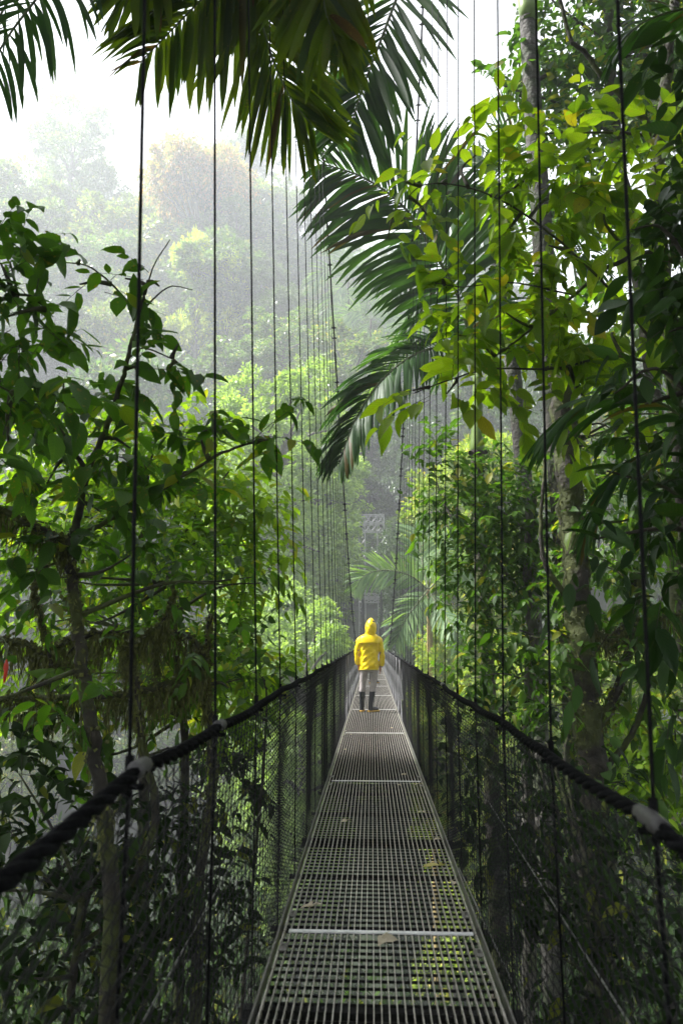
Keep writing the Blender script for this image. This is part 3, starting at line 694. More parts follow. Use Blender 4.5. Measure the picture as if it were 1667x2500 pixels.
for q in range(7):
    a = pt(1205+g.uniform(-25, 25), 560, DC-.3); b = a + np.array([g.uniform(-.25, .25), -.1, -g.uniform(.5, .95)]); cyls(mb, [a], [b], .006, 4)
    for t in np.linspace(.3, 1, 7):
        c = a+(b-a)*t + g.normal(0, .035, 3); tube(mb, [c-[0, 0, .022], c-[0, 0, .012], c+[0, 0, .012], c+[0, 0, .022]], [.008, .022, .022, .008], 6)
mb.build('fruit_strings', M['dark_steel'], root, True, off(root))

# ---------- broadleaf trees built from limbs, twigs and single leaves
def near_tree(label, cat, limbs, blobs, mleaf, mtwig, bark, seed=0, path_tw=None, lod=1, name='broadleaf_tree', group=None, base=None, ll=.16, lw=.46, moss=None, droop=.35, nl=7, tl=.45, leafset=None, link=True, toground=True, tr=.0025):
    g = rng_(seed)
    P0 = np.array(limbs[0][0][0]) if limbs else np.array(blobs[0][0])
    if base is None: base = (P0[0], P0[1], min(gz(P0[0], P0[1]), P0[2]-1.))
    root = empty(name, label, cat, base, group); o_ = off(root)
    mb = MB(); paths = []
    for i, (P, r0, r1) in enumerate(limbs):
        P = [np.array(p, float) for p in P]
        if i == 0 and toground: P = [np.array(base), P[0]*.5+np.array(base)*.5+g.normal(0, .1, 3)] + P; 
        Q = smooth_path(P, 8); Q[1:-1] += g.normal(0, min(r0*.12, .02), (len(Q)-2, 3)); rr = np.linspace(r0, r1, len(Q)); tube(mb, Q, rr, 9); paths.append((Q, rr))
    allp = np.concatenate([p for p, _ in paths]) if paths else np.array([P0])
    if link:
        for b in blobs:
            c = np.array(b[0]); k = np.argmin(np.linalg.norm(allp-c, axis=1)+np.maximum(allp[:, 2]-c[2], 0)*.5); a = allp[k]
            for q in range(3 if max(b[1]) > .5 else 1):
                e = c + g.normal(0, .45, 3)*np.array(b[1]); mid = (a+e)/2 + g.normal(0, .08, 3)*np.linalg.norm(e-a) + UP*.06*np.linalg.norm(e-a)
                tube(mb, smooth_path([a, mid, e], 4), np.linspace(.018 if max(b[1]) < 1.2 else .035, .005, 9), 5)
    mb.build('trunk', bark, root, True, o_)
    mb = MB()
    if path_tw:                                   # twigs along chosen limbs
        for (pi, t0, t1, n, L) in path_tw:
            Q, rr = paths[pi]; t = g.uniform(t0, t1, n)*(len(Q)-1); S = np.stack([np.interp(t, np.arange(len(Q)), Q[:, i]) for i in range(3)], 1)
            T = nrm(np.stack([np.interp(t, np.arange(len(Q)), np.gradient(Q[:, i])) for i in range(3)], 1))
            sprays(mb, g, S, T*.6+g.normal(0, .7, (n, 3))+UP*.1, g.uniform(.5, 1.1, n)*L, nl, ll, lw, lod, droop, tr)
    for b in blobs:
        c, r, n = b[:3]; S, d = blob_pts(g, c, r, n)
        sprays(mb, g, S, d*.8 + g.normal(0, .5, (n, 3)) + UP*.1, g.uniform(.6, 1.15, n)*tl*(b[3] if len(b) > 3 else 1), nl, ll*(b[3] if len(b) > 3 else 1), lw, lod, droop, tr)
    mb.build('crown', [mleaf, mtwig], root, True, o_)
    if moss:
        mb = MB()
        for (pi, t0, t1, n, L) in moss:
            Q, rr = paths[pi]; t = g.uniform(t0, t1, n)*(len(Q)-1); S = np.stack([np.interp(t, np.arange(len(Q)), Q[:, i]) for i in range(3)], 1)
            R_ = np.interp(t, np.arange(len(Q)), rr); S = S + g.normal(0, 1, (n, 3))*R_[:, None]*.5
            D = -UP + g.normal(0, .15, (n, 3)); leaves(mb, S, D, g.normal(0, 1, (n, 3)), L*g.uniform(.2, 1, n)**1.5, .012, 2)
            k = n; S2 = S + g.normal(0, 1, (n, 3))*R_[:, None]*.5; leaves(mb, S2, g.normal(0, 1, (n, 3)), g.normal(0, 1, (n, 3)), .035, .03, 2)
        mb.build('moss', M['moss'], root, False, o_)
    return root
def pb(px, py, D, rx, ry=None, rz=None, n=60, s=1):  # blob given by photo pixels: centre, radius in px
    k = D/1667.; ry = ry or rx; return (pt(px, py, D), ((rx*k), (rz or min(rx, ry))*k, (ry*k)), n, s)
DL = 4.0
L_ = lambda pts, D=DL: [pt(x, y, D if len(q) == 0 else q[0]) for x, y, *q in pts]
limbs = [
 (L_([(268, 2350), (258, 2050), (250, 1945), (210, 1681), (196, 1570), (179, 1436), (172, 1315)]), .052, .030),
 (L_([(172, 1315), (192, 1266), (214, 1154, 3.95), (250, 1070, 3.9), (295, 945, 3.85), (308, 890, 3.8), (338, 771, 3.8), (360, 690, 3.8)]), .026, .007),
 (L_([(214, 1154), (170, 1087, 4.05), (125, 1011, 4.1), (89, 953, 4.2), (60, 860, 4.2)]), .017, .007),
 (L_([(176, 1318), (268, 1270), (370, 1212, 3.9), (527, 1114, 3.7), (640, 1072, 3.6)]), .017, .006),
 (L_([(165, 1330), (152, 1320), (89, 1288, 3.9), (0, 1245, 3.8), (-150, 1200, 3.7)]), .026, .018),
 (L_([(338, 771), (370, 735), (415, 700), (470, 707, 3.75)]), .007, .003),
 (L_([(355, 720), (375, 650), (415, 585, 3.8)]), .006, .003),
 (L_([(310, 880), (350, 850), (430, 880, 3.7)]), .007, .004),
 (L_([(338, 771), (280, 700), (215, 650), (150, 640, 3.9)]), .008, .004),
]
blobs = [pb(190, 610, 3.9, 40, 30, n=1), pb(210, 690, 3.9, 60, 40, n=2), pb(360, 690, 3.8, 45, 30, n=2), pb(290, 690, 3.8, 20, 30, n=1), pb(410, 840, 3.7, 40, 30, n=2), pb(320, 900, 3.8, 60, 50, n=3), pb(430, 880, 3.7, 30, 30, n=1),
  pb(90, 870, 4.1, 80, 60, n=6), pb(20, 700, 4.1, 80, 90, n=6), pb(30, 590, 4.1, 60, 50, n=3), pb(160, 1010, 4.1, 110, 70, n=10), pb(300, 1080, 4.0, 130, 70, n=11), pb(120, 1130, 4.1, 130, 60, n=11), pb(500, 1080, 3.8, 70, 50, n=5), pb(630, 1090, 3.6, 55, 50, n=5),
  pb(450, 1180, 3.9, 110, 60, n=8), pb(250, 1230, 4.1, 150, 60, n=11), pb(80, 1380, 4.1, 120, 90, n=11), pb(300, 1400, 4.1, 160, 80, n=11), pb(100, 1650, 3.9, 130, 90, n=8), pb(560, 1450, 4.2, 50, 60, n=2)]
near_tree('slender mossy trunk tree left of the bridge with dark oval spotted leaves', 'tree', limbs, blobs, M['leaf_left'], M['twig'], M['bark_moss'], 21, lod=0, ll=.155, lw=.5, nl=6, tl=.36,
  path_tw=[(1, .5, 1, 3, .25), (2, .3, 1, 5, .3), (3, .3, 1, 9, .3), (4, .2, 1, 8, .3)], moss=[(0, .2, 1, 500, .12), (4, 0, 1, 260, .3)], toground=True, link=True)
# branches and spotted leaves entering from the left edge
DL2 = 3.1
near_tree('tree with large yellow-spotted leaves reaching in at the left edge', 'tree', [
  (L_([(-420, 1500), (-330, 1100), (-200, 850)], DL2), .04, .025), (L_([(-200, 850), (-60, 760), (60, 720), (120, 760)], DL2), .014, .004), (L_([(-200, 850), (-80, 900), (30, 960)], DL2), .014, .004)],
  [pb(20, 640, DL2, 100, 90, n=12), pb(60, 780, DL2, 90, 90, n=14), pb(0, 930, DL2, 120, 80, n=12), pb(130, 960, DL2, 60, 50, n=4), pb(-60, 800, DL2, 120, 200, n=20), pb(20, 1090, DL2, 100, 60, n=7)],
  M['leaf_left'], M['twig'], M['bark_moss'], 22, lod=0, ll=.15, lw=.48, nl=6, tl=.3)
# mossy fallen-looking branches
near_tree('mossy crooked tree with horizontal moss-hung branches at the lower left', 'tree', [
  (L_([(480, 2300), (520, 1900), (505, 1700), (500, 1620), (515, 1500)], 5.2), .05, .018),
  (L_([(500, 1625), (440, 1660), (340, 1690), (223, 1700), (60, 1706), (-80, 1710)], 5.1), .030, .02),
  (L_([(-60, 1560), (60, 1570), (112, 1600), (178, 1558), (268, 1543), (420, 1545)], 4.9), .022, .010),
  (L_([(344, 1800), (330, 1640), (300, 1590), (344, 1562), (402, 1511), (428, 1440)], 4.8), .022, .008),
  (L_([(120, 1780), (125, 1640), (110, 1540), (85, 1440), (100, 1380)], 4.8), .018, .006),
  (L_([(505, 1610), (470, 1560), (400, 1540), (380, 1600)], 5.1), .02, .008),
  (L_([(344, 1800), (380, 2000), (300, 2200)], 4.8), .025, .03)],
  [pb(430, 1560, 5, 110, 60, n=10), pb(250, 1600, 5, 130, 70, n=10), pb(540, 1660, 5.2, 60, 60, n=8)], M['leaf_mid'], M['twig'], M['bark_moss'], 23, ll=.13, tl=.3,
  moss=[(0, .4, 1, 500, .25), (1, 0, 1, 900, .38), (2, 0, 1, 800, .38), (3, 0, 1, 500, .3), (4, 0, 1, 300, .25), (5, 0, 1, 300, .4)])
# lime tree behind (sunlit)
near_tree('bright lime-leaved bush behind the dark left tree', 'bush', [(L_([(350, 1900), (330, 1500), (360, 1150)], 8), .09, .03), (L_([(330, 1500), (480, 1250), (560, 1150)], 8), .04, .01)],
  [pb(400, 1060, 8, 90, 45, n=40), pb(290, 1110, 8, 110, 60, n=50), pb(520, 1190, 8, 90, 60, n=46), pb(590, 1230, 8, 60, 60, n=26), pb(640, 1340, 8, 38, 60, n=14), pb(560, 1340, 8, 90, 90, n=60), pb(400, 1300, 8, 170, 120, n=110), pb(200, 1250, 8, 150, 100, n=80),
   pb(60, 1280, 8.5, 130, 90, n=60), pb(450, 1500, 8, 130, 120, n=80), pb(560, 1640, 8, 90, 60, n=50), pb(250, 1550, 8.5, 150, 150, n=90), pb(60, 1550, 8.5, 130, 150, n=70), pb(90, 1080, 8.5, 90, 50, n=30)],
  M['leaf_lime'], M['twig'], M['bark'], 24, ll=.20, lw=.38, tl=.6, nl=8)
near_tree('darker dense bush between the lime bush and the left tree', 'bush', [(L_([(450, 1900), (430, 1600), (420, 1400)], 6), .05, .02)],
  [pb(420, 1390, 6, 160, 110, n=36), pb(200, 1420, 6, 170, 120, n=42), pb(590, 1490, 6, 45, 90, n=13), pb(620, 1400, 6, 40, 30, n=4), pb(500, 1620, 6, 110, 90, n=24), pb(330, 1700, 6, 160, 120, n=36), pb(100, 1750, 6, 150, 150, n=36), pb(590, 1650, 6, 40, 30, n=7)],
  M['leaf_mid'], M['twig'], M['bark_moss'], 25, ll=.15, tl=.4)
# small broad leaves just above the left handrail
near_tree('low bright leaves just above the left handrail near the person', 'bush', [(L_([(640, 1900), (650, 1750), (650, 1680)], 6.5), .02, .008)],
  [pb(610, 1640, 6.6, 60, 30, n=14), pb(700, 1640, 7, 40, 18, n=9), pb(540, 1740, 6.6, 60, 50, n=24)], M['leaf_lime'], M['twig'], M['bark'], 26, ll=.17, tl=.3)

# red bloom at the left edge
M['petal'] = plain('petal', (.55, .035, .012), .5); c = pt(14, 1640, 3.4)
mb = MB(); tube(mb, smooth_path([c+[0, 0, .06], c+[.004, 0, .02], c+[0, 0, -.03], c+[-.003, 0, -.06]], 4), [.003, .005, .008, .009, .0095, .009, .009, .0085, .008, .006, .004, .002, .001], 8)
for q in range(4): leaves(mb, (c+[0, 0, .05])[None], np.array([[math.cos(q*1.57)*.35, math.sin(q*1.57)*.35, -1.]]), np.array([[math.cos(q*1.57), math.sin(q*1.57), .3]]), .055, .016, 1)
fl = mb.build('bloom', M['petal'], None, True, c); fl.location = c; tag(fl, 'hanging red tubular flower among the dark leaves at the left edge', 'flower')
mb = MB(); tube(mb, smooth_path([c+[0, 0, .055], c+[-.04, .03, .16], c+[-.22, .1, .2]], 5), .003, 5); mb.build('stem', M['twig_green'], fl, True, c)
# ---------- right side
R1 = 5.2
near_tree('tree with large translucent yellow-green leaves on the right of the cables', 'tree', [
  (L_([(1700, 2100), (1690, 1500), (1640, 900), (1605, 450), (1625, 200), (1650, -50)], R1+.4), .085, .045),
  (L_([(1600, 330), (1555, 270), (1472, 191), (1430, 130), (1392, 96), (1366, 0), (1350, -60)], R1+.2), .028, .014),
  (L_([(1650, 640), (1579, 617), (1480, 655), (1400, 720), (1300, 800), (1210, 870)], R1), .025, .007),
  (L_([(1400, 720), (1250, 690), (1130, 700), (1060, 690)], R1-.1), .008, .003),
  (L_([(1640, 900), (1500, 870), (1350, 900), (1200, 900), (1090, 930), (1010, 960)], R1-.2), .012, .004),
  (L_([(1640, 900), (1500, 720), (1330, 560), (1180, 470), (1040, 450), (960, 520)], R1-.1), .013, .003)],
  [pb(960, 560, R1, 65, 35, n=3), pb(1020, 500, R1, 60, 60, n=4), pb(1000, 430, R1, 45, 35, n=2), pb(1090, 425, R1, 70, 30, n=4), pb(1170, 370, R1, 12, 40, n=1),
   pb(1300, 380, R1, 110, 60, n=14), pb(1400, 330, R1, 120, 60, n=14), pb(1330, 480, R1, 130, 80, n=20), pb(1220, 450, R1, 40, 60, n=3), pb(1480, 450, R1, 120, 90, n=19), pb(1590, 380, R1, 100, 100, n=16),
   pb(1230, 560, R1, 60, 70, n=6), pb(1330, 640, R1, 110, 70, n=14), pb(1260, 760, R1, 130, 70, n=19), pb(1090, 680, R1, 35, 30, n=1), pb(1180, 740, R1, 90, 50, n=8), pb(1400, 780, R1, 130, 80, n=19), pb(1120, 830, R1, 70, 45, n=6), pb(1200, 850, R1, 100, 45, n=9),
   pb(1320, 880, R1, 130, 70, n=16), pb(1060, 960, R1-.2, 65, 45, n=5), pb(1130, 960, R1-.2, 60, 50, n=4), pb(1500, 850, R1, 120, 90, n=14), pb(1420, 1000, R1, 120, 80, n=9), pb(1560, 620, R1, 110, 110, n=13)],
  M['leaf_yellow'], M['twig'], M['bark_moss'], 31, lod=0, ll=.21, lw=.47, nl=6, tl=.42, droop=.42, moss=[(0, .5, 1, 400, .1)])
# higher small-leaved tree at top right
near_tree('small-leaved green tree against the white sky at the top right', 'tree', [(L_([(1640, 1300), (1560, 700), (1500, 300), (1480, 0), (1470, -200)], 9.5), .13, .06), (L_([(1500, 330), (1380, 260), (1230, 210), (1200, 190)], 9.5), .03, .008), (L_([(1480, 100), (1380, 30), (1320, -30)], 9.5), .03, .01)],
  [pb(1225, 195, 9.5, 45, 30, n=10), pb(1290, 240, 9.5, 70, 60, n=22), pb(1370, 180, 9.5, 90, 90, n=44), pb(1400, 60, 9.5, 120, 90, n=70), pb(1540, 60, 9.5, 140, 110, n=80), pb(1500, 210, 9.5, 130, 90, n=50), pb(1430, 330, 9.5, 130, 70, n=46), pb(1620, 260, 9.5, 110, 120, n=60), pb(1560, 470, 9.5, 150, 120, n=60), pb(1400, 560, 9.5, 120, 120, n=36), pb(1300, 160, 9.5, 50, 90, n=16), pb(1560, 760, 9.5, 140, 180, n=70),
   pb(1500, -120, 9.5, 260, 110, n=110), pb(1800, 100, 9.5, 150, 300, n=120)],
  M['leaf_mid'], M['twig'], M['bark_moss'], 32, ll=.20, lw=.5, tl=.6, nl=7)
# dark near foliage at the right edge
R2 = 3.4
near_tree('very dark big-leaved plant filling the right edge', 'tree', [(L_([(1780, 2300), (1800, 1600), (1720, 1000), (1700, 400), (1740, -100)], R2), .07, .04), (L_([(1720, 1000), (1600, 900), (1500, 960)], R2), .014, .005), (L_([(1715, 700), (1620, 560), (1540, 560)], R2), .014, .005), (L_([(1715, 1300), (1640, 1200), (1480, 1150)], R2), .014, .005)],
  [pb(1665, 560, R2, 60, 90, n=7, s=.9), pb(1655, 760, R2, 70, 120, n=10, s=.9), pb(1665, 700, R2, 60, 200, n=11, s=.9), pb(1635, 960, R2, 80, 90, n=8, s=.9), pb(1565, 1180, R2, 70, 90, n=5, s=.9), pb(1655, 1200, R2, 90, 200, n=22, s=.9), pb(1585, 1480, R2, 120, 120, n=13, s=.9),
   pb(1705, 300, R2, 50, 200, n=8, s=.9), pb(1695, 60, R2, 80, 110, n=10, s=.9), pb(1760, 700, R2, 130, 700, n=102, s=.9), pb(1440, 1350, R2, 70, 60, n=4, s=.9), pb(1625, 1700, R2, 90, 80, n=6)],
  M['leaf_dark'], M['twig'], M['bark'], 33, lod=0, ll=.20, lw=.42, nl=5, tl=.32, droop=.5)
# narrow palm leaflets at right middle
g = rng_(34); c4 = pt(1720, 1060, 4.2)
F = [dict(P=[c4, pt(1600, 980, 4.2), pt(1450, 980, 4.2), pt(1330, 1060, 4.2)], L=.62, n=26, wd=.04, droop=.7, up=.1, ang=45, g=g, lr=.012),
     dict(P=[c4, pt(1560, 1120, 4.1), pt(1480, 1200, 4.1), pt(1440, 1290, 4.1)], L=.5, n=20, wd=.04, droop=.7, up=.1, ang=45, g=g, lr=.012),
     dict(P=[pt(1760, 40, 3.6), pt(1680, 20, 3.6), pt(1560, 60, 3.6), pt(1500, 140, 3.6)], L=.4, n=24, wd=.035, droop=.6, up=.1, ang=45, g=g, lr=.012)]
palm('low palm with strap-like dark leaflets in the shadow on the right', (c4[0]+.4, 4.2, -17), ([(c4[0]+.4, 4.2, -17), (c4[0]+.3, 4.2, -4), c4], [.08, .07, .05]), F, M['frond'], M['bark_moss'])
# mid small-leaved trees on the right lower half
near_tree('dense small-leaved tree crowding the right handrail', 'tree', [(L_([(1290, 2100), (1290, 1750), (1300, 1550), (1285, 1400), (1300, 1200)], 9), .10, .05), (L_([(1300, 1500), (1200, 1350), (1110, 1280)], 9), .03, .01)],
  [pb(1100, 1240, 9, 70, 80, n=60), pb(1180, 1280, 9, 90, 90, n=80), pb(1080, 1130, 9, 60, 60, n=30), pb(1180, 1400, 9, 90, 90, n=80), pb(1260, 1300, 9, 100, 110, n=90), pb(1280, 1480, 9, 110, 110, n=80), pb(1170, 1540, 9, 60, 60, n=36), pb(1250, 1640, 9, 80, 70, n=46), pb(1380, 1280, 9, 110, 150, n=90), pb(1230, 1170, 9, 90, 60, n=46), pb(1150, 1640, 8.5, 40, 40, n=16)],
  M['leaf_mid'], M['twig'], M['bark_pale'], 35, ll=.15, tl=.45, moss=[(0, .5, 1, 500, .15)])
near_tree('thick dark mossy trunk tree on the right with small hanging leaves', 'tree', [(L_([(1470, 2400), (1445, 1900), (1425, 1650), (1405, 1400), (1385, 1150), (1375, 900)], 7.2), .17, .12), (L_([(1440, 1800), (1500, 1700), (1540, 1560), (1560, 1400)], 7.2), .06, .03), (L_([(1410, 1480), (1340, 1400), (1320, 1300), (1330, 1100)], 7.2), .035, .015), (L_([(1415, 1500), (1480, 1560), (1540, 1520), (1660, 1500)], 7.2), .04, .02), (L_([(1440, 1880), (1500, 1850), (1560, 1750), (1600, 1600)], 7.2), .04, .02)],
  [pb(1520, 1250, 7.4, 130, 110, n=70), pb(1600, 1420, 7.4, 110, 110, n=60), pb(1480, 1420, 7.6, 110, 90, n=50), pb(1560, 1650, 7.4, 130, 90, n=60), pb(1330, 1560, 7.4, 60, 70, n=26), pb(1350, 1700, 7.4, 70, 70, n=30), pb(1500, 1060, 7.4, 120, 90, n=50), pb(1620, 1100, 7.4, 90, 120, n=50)],
  M['leaf_mid'], M['twig'], M['bark_moss'], 36, ll=.15, tl=.4, moss=[(0, .3, 1, 1600, .16), (1, 0, 1, 400, .15), (3, 0, 1, 700, .35)])
near_tree('sunlit glossy lime bush below the right handrail', 'bush', [(L_([(1620, 2300), (1600, 2050), (1590, 1900)], 8.5), .06, .02)],
  [pb(1600, 1850, 8.5, 110, 100, n=90), pb(1660, 1950, 8.5, 90, 90, n=50), pb(1500, 1900, 8.5, 60, 90, n=30), pb(1640, 1750, 8.5, 70, 50, n=26)], M['leaf_lime'], M['twig'], M['bark'], 37, ll=.19, lw=.5, tl=.45)
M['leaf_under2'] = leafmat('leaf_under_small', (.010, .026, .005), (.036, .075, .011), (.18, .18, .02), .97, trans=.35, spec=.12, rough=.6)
# ---------- undergrowth below and beside the bridge: dense bushes, copies of three plants
def bush_proto(seed, n, lod=1, ll=.15):
    g = rng_(seed); mb = MB(); S, d = blob_pts(g, (0, 0, 1.4), (1.6, 1.6, 1.5), n, .8)
    sprays(mb, g, S, d+g.normal(0, .4, (n, 3))+UP*.3, .5*g.uniform(.6, 1.2, n), 8, ll, .45, lod, .35, .0)
    st = MB(); e, d = blob_pts(g, (0, 0, 1.6), (1.2, 1.2, 1.2), 16, .8)
    for p in e: tube(st, smooth_path([(0, 0, -1.5), (p[0]*.4, p[1]*.4, .3), p], 3), [.05, .045, .04, .03, .02, .012, .008], 5)
    return mb, st
def put_copies(protos, spots, group, labels, cat):
    for i, (x, y, z, s, k) in enumerate(spots):
        name, a, b = protos[k]
        if not a.get('used'):
            r = a; a['used'] = 1
        else:
            r = a.copy(); sc.collection.objects.link(r)
            for ch in protos[k][2]:
                c = ch.copy(); sc.collection.objects.link(c); c.parent = r
        r.location = (x, y, z); r.scale = (s[0], s[1], s[2]) if hasattr(s, '__len__') else (s, s, s); r.rotation_euler = (0, 0, (i*2.399) % 6.28)
        r['label'] = labels(i, x, y, k); r['category'] = cat; r['group'] = group
protos = []
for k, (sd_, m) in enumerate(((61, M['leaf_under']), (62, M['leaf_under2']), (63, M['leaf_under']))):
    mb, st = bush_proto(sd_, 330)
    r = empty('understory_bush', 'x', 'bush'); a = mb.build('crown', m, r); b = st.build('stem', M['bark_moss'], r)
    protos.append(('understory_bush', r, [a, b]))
g = rng_(64); spots = []
for y in (1.2, 3.4, 5.6, 8, 10.5, 13.5, 17, 21, 26, 31):
    for x in np.arange(-11, 11.1, 2.6 if y < 12 else 3.2):
        side = abs(x)
        zt = -4.2 - .09*y + np.clip((side-2.6)*.55, -.6, 1.9 if y < 13 else 1.0) + g.normal(0, .35)
        if side < 2.0: zt -= 1.2 + g.uniform(0, 1)
        if y > 15 and x < 0: zt -= 1.5
        if y < 2 and side > 7: continue
        xx, yy = x+g.normal(0, .5), y+g.normal(0, .5); q = gz(xx, yy); sz = max(.8, (zt-q)/3.0); f = g.uniform(.95, 1.35); spots.append((xx, yy, q, (f, f, sz), int(g.integers(0, 3))))
_cnt = {}
def ul(i, x, y, k):
    row = int(np.argmin([abs(y-q) for q in (1.2, 3.4, 5.6, 8, 10.5, 13.5, 17, 21, 26, 31)])); wd_ = ['first', 'second', 'third', 'fourth', 'fifth', 'sixth', 'seventh', 'eighth', 'ninth', 'tenth']
    zone = 'beneath the deck' if abs(x) < 2.4 else ('beyond the left net' if x < 0 else 'beyond the right net')
    c = _cnt[(row, zone)] = _cnt.get((row, zone), -1) + 1
    return 'dark oval-leaved bush %s, %s row from the viewpoint, %s from its left' % (zone, wd_[row], wd_[min(c, 9)])
put_copies(protos, spots, 'undergrowth bushes around and below the bridge', ul, 'bush')

# bushes lower left and right, close to the nets
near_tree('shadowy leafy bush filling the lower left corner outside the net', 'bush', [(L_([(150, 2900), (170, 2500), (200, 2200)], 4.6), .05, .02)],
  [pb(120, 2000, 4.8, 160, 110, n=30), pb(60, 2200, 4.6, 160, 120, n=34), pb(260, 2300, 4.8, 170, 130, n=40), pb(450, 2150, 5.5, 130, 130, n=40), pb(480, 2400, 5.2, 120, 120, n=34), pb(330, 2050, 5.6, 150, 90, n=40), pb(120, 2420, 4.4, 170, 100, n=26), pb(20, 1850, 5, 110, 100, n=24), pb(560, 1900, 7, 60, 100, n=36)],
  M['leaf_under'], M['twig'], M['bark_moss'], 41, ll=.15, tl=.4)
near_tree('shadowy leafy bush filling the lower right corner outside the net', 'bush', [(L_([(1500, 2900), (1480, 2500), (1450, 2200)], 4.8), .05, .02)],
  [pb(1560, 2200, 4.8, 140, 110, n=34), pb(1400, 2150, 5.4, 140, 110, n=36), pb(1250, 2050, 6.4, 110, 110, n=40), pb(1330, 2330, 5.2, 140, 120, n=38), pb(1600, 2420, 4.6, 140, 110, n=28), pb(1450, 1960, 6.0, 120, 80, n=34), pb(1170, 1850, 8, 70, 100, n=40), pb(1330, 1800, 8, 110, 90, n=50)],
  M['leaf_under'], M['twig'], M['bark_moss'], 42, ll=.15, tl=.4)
# ================================================================== middle distance
def crown_mesh(mb, g, lobes, nsub, nleaf, leaf, flat=.55, mat=0, up=.5):
    """lobes: (cx,cy,cz,r) ; sub clumps on each lobe surface ; leaves in each clump"""
    for (cx, cy_, cz, r) in lobes:
        d = nrm(g.normal(size=(nsub, 3))); d[:, 2] = np.where(d[:, 2] < -.35, -d[:, 2], d[:, 2])
        c = np.array([cx, cy_, cz]) + d*r*g.uniform(.72, 1.08, (nsub, 1)); cr = r*g.uniform(.16, .40, (nsub, 1, 1))
        p = nrm(g.normal(size=(nsub, nleaf, 3)))*g.uniform(.2, 1, (nsub, nleaf, 1))**.5*cr*np.array([1, 1, flat])
        P = (c[:, None] + p).reshape(-1, 3); n = len(P)
        D = nrm(p.reshape(-1, 3) + np.repeat(d, nleaf, 0)*r*.25 + g.normal(0, .25, (n, 3))*r*.3 - UP*.12*r)
        leaves(mb, P, D, UP*up + np.repeat(d, nleaf, 0)*.4 + g.normal(0, .5, (n, 3)), leaf*g.uniform(.6, 1.3, n), leaf*.6*g.uniform(.6, 1.2, n), 2, mat)
def tree_shape(seed, H, Rr, nl, nsub, nleaf, leaf, m, shape='dome', bark=None, label='x', cat='tree', name='broadleaf_tree', loc=(0, 0, 0)):
    g = rng_(seed); lobes = []
    for i in range(nl):
        if shape == 'dome':
            a = i*2.399; q = math.sqrt((i+.5)/nl); rr = Rr*q*.82; z = H - Rr*.35 - Rr*.8*q**2 + g.normal(0, Rr*.12)
            if i % 3 == 2: z -= Rr*.8; rr *= .95
            if i % 4 == 3: z -= Rr*1.2; rr *= .85
        elif shape == 'tall':
            a = i*2.399; z = H - Rr*.3 - (H*.62)*(i/nl); rr = Rr*(.35+.5*math.sin(math.pi*min(1, .2+i/nl)))*g.uniform(.6, 1)
        else:
            a = g.uniform(0, 6.28); z = H - Rr*.25 + g.normal(0, Rr*.12); rr = Rr*math.sqrt(g.uniform(0, 1))*.9
        lobes.append((rr*math.cos(a), rr*math.sin(a), z, Rr*g.uniform(.22, .44)))
    mb = MB(); crown_mesh(mb, g, lobes, nsub, nleaf, leaf)
    st = MB(); hb = H-Rr*1.1; tube(st, smooth_path([(0, 0, -2), (g.normal(0, .2), g.normal(0, .2), hb*.5), (g.normal(0, .4), 0, hb), (0, 0, H-Rr*.6)], 5), np.linspace(Rr*.07, Rr*.03, 16), 8)
    for l in lobes:
        k = np.array(l[:3]); a0 = np.array([0, 0, min(hb+(k[2]-hb)*.15, k[2]-.3)]); tube(st, smooth_path([a0, (a0+k)/2+UP*.1*Rr, k], 4), np.linspace(Rr*.028, Rr*.008, 9), 5)
    r = empty(name, label, cat, loc)
    return r, [mb.build('crown', m, r), st.build('trunk', bark or M['bark_pale'], r)]
def place(pr, x, y, z, s, rot, label, group=None):
    r, ch = pr
    if r.get('used'):
        n = r.copy(); sc.collection.objects.link(n)
        for c in ch:
            d = c.copy(); sc.collection.objects.link(d); d.parent = n
        r = n
    r['used'] = 1
    r.location = (x, y, z); r.scale = s if hasattr(s, '__len__') else (s,)*3; r.rotation_euler = (0, 0, rot); r['label'] = label
    if group: r['group'] = group
    return r
def put_px(pr, px, py_top, D, H, s, rot, label, group=None):       # crown top appears at (px, py_top); stretched a little so that its foot meets the slope
    p = pt(px, py_top, D); sx, sy_, k = s if hasattr(s, '__len__') else (s, s, s)
    need = (p[2]-gz(p[0], p[1])+.8)/H; k2 = min(max(need, k*.8), k*2.0)
    if need > k*2.0+.05: print('FLOAT', round(need/k, 2), label)
    return place(pr, p[0], p[1], p[2]-H*k2, (sx, sy_, k2), rot, label, group)
# bright feathery trees left of the tower
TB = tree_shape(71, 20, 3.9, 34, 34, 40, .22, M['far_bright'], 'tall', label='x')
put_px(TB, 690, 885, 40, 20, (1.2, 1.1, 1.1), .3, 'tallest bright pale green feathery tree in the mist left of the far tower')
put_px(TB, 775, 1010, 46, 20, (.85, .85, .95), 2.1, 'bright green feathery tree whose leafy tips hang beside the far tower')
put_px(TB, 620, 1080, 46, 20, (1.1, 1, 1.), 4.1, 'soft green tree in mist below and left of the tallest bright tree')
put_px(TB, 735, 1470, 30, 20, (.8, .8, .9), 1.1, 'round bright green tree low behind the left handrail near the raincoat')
put_px(TB, 640, 1420, 34, 20, (.75, .8, .8), 3.3, 'pale olive green tree at the left edge of the lower bright tree')
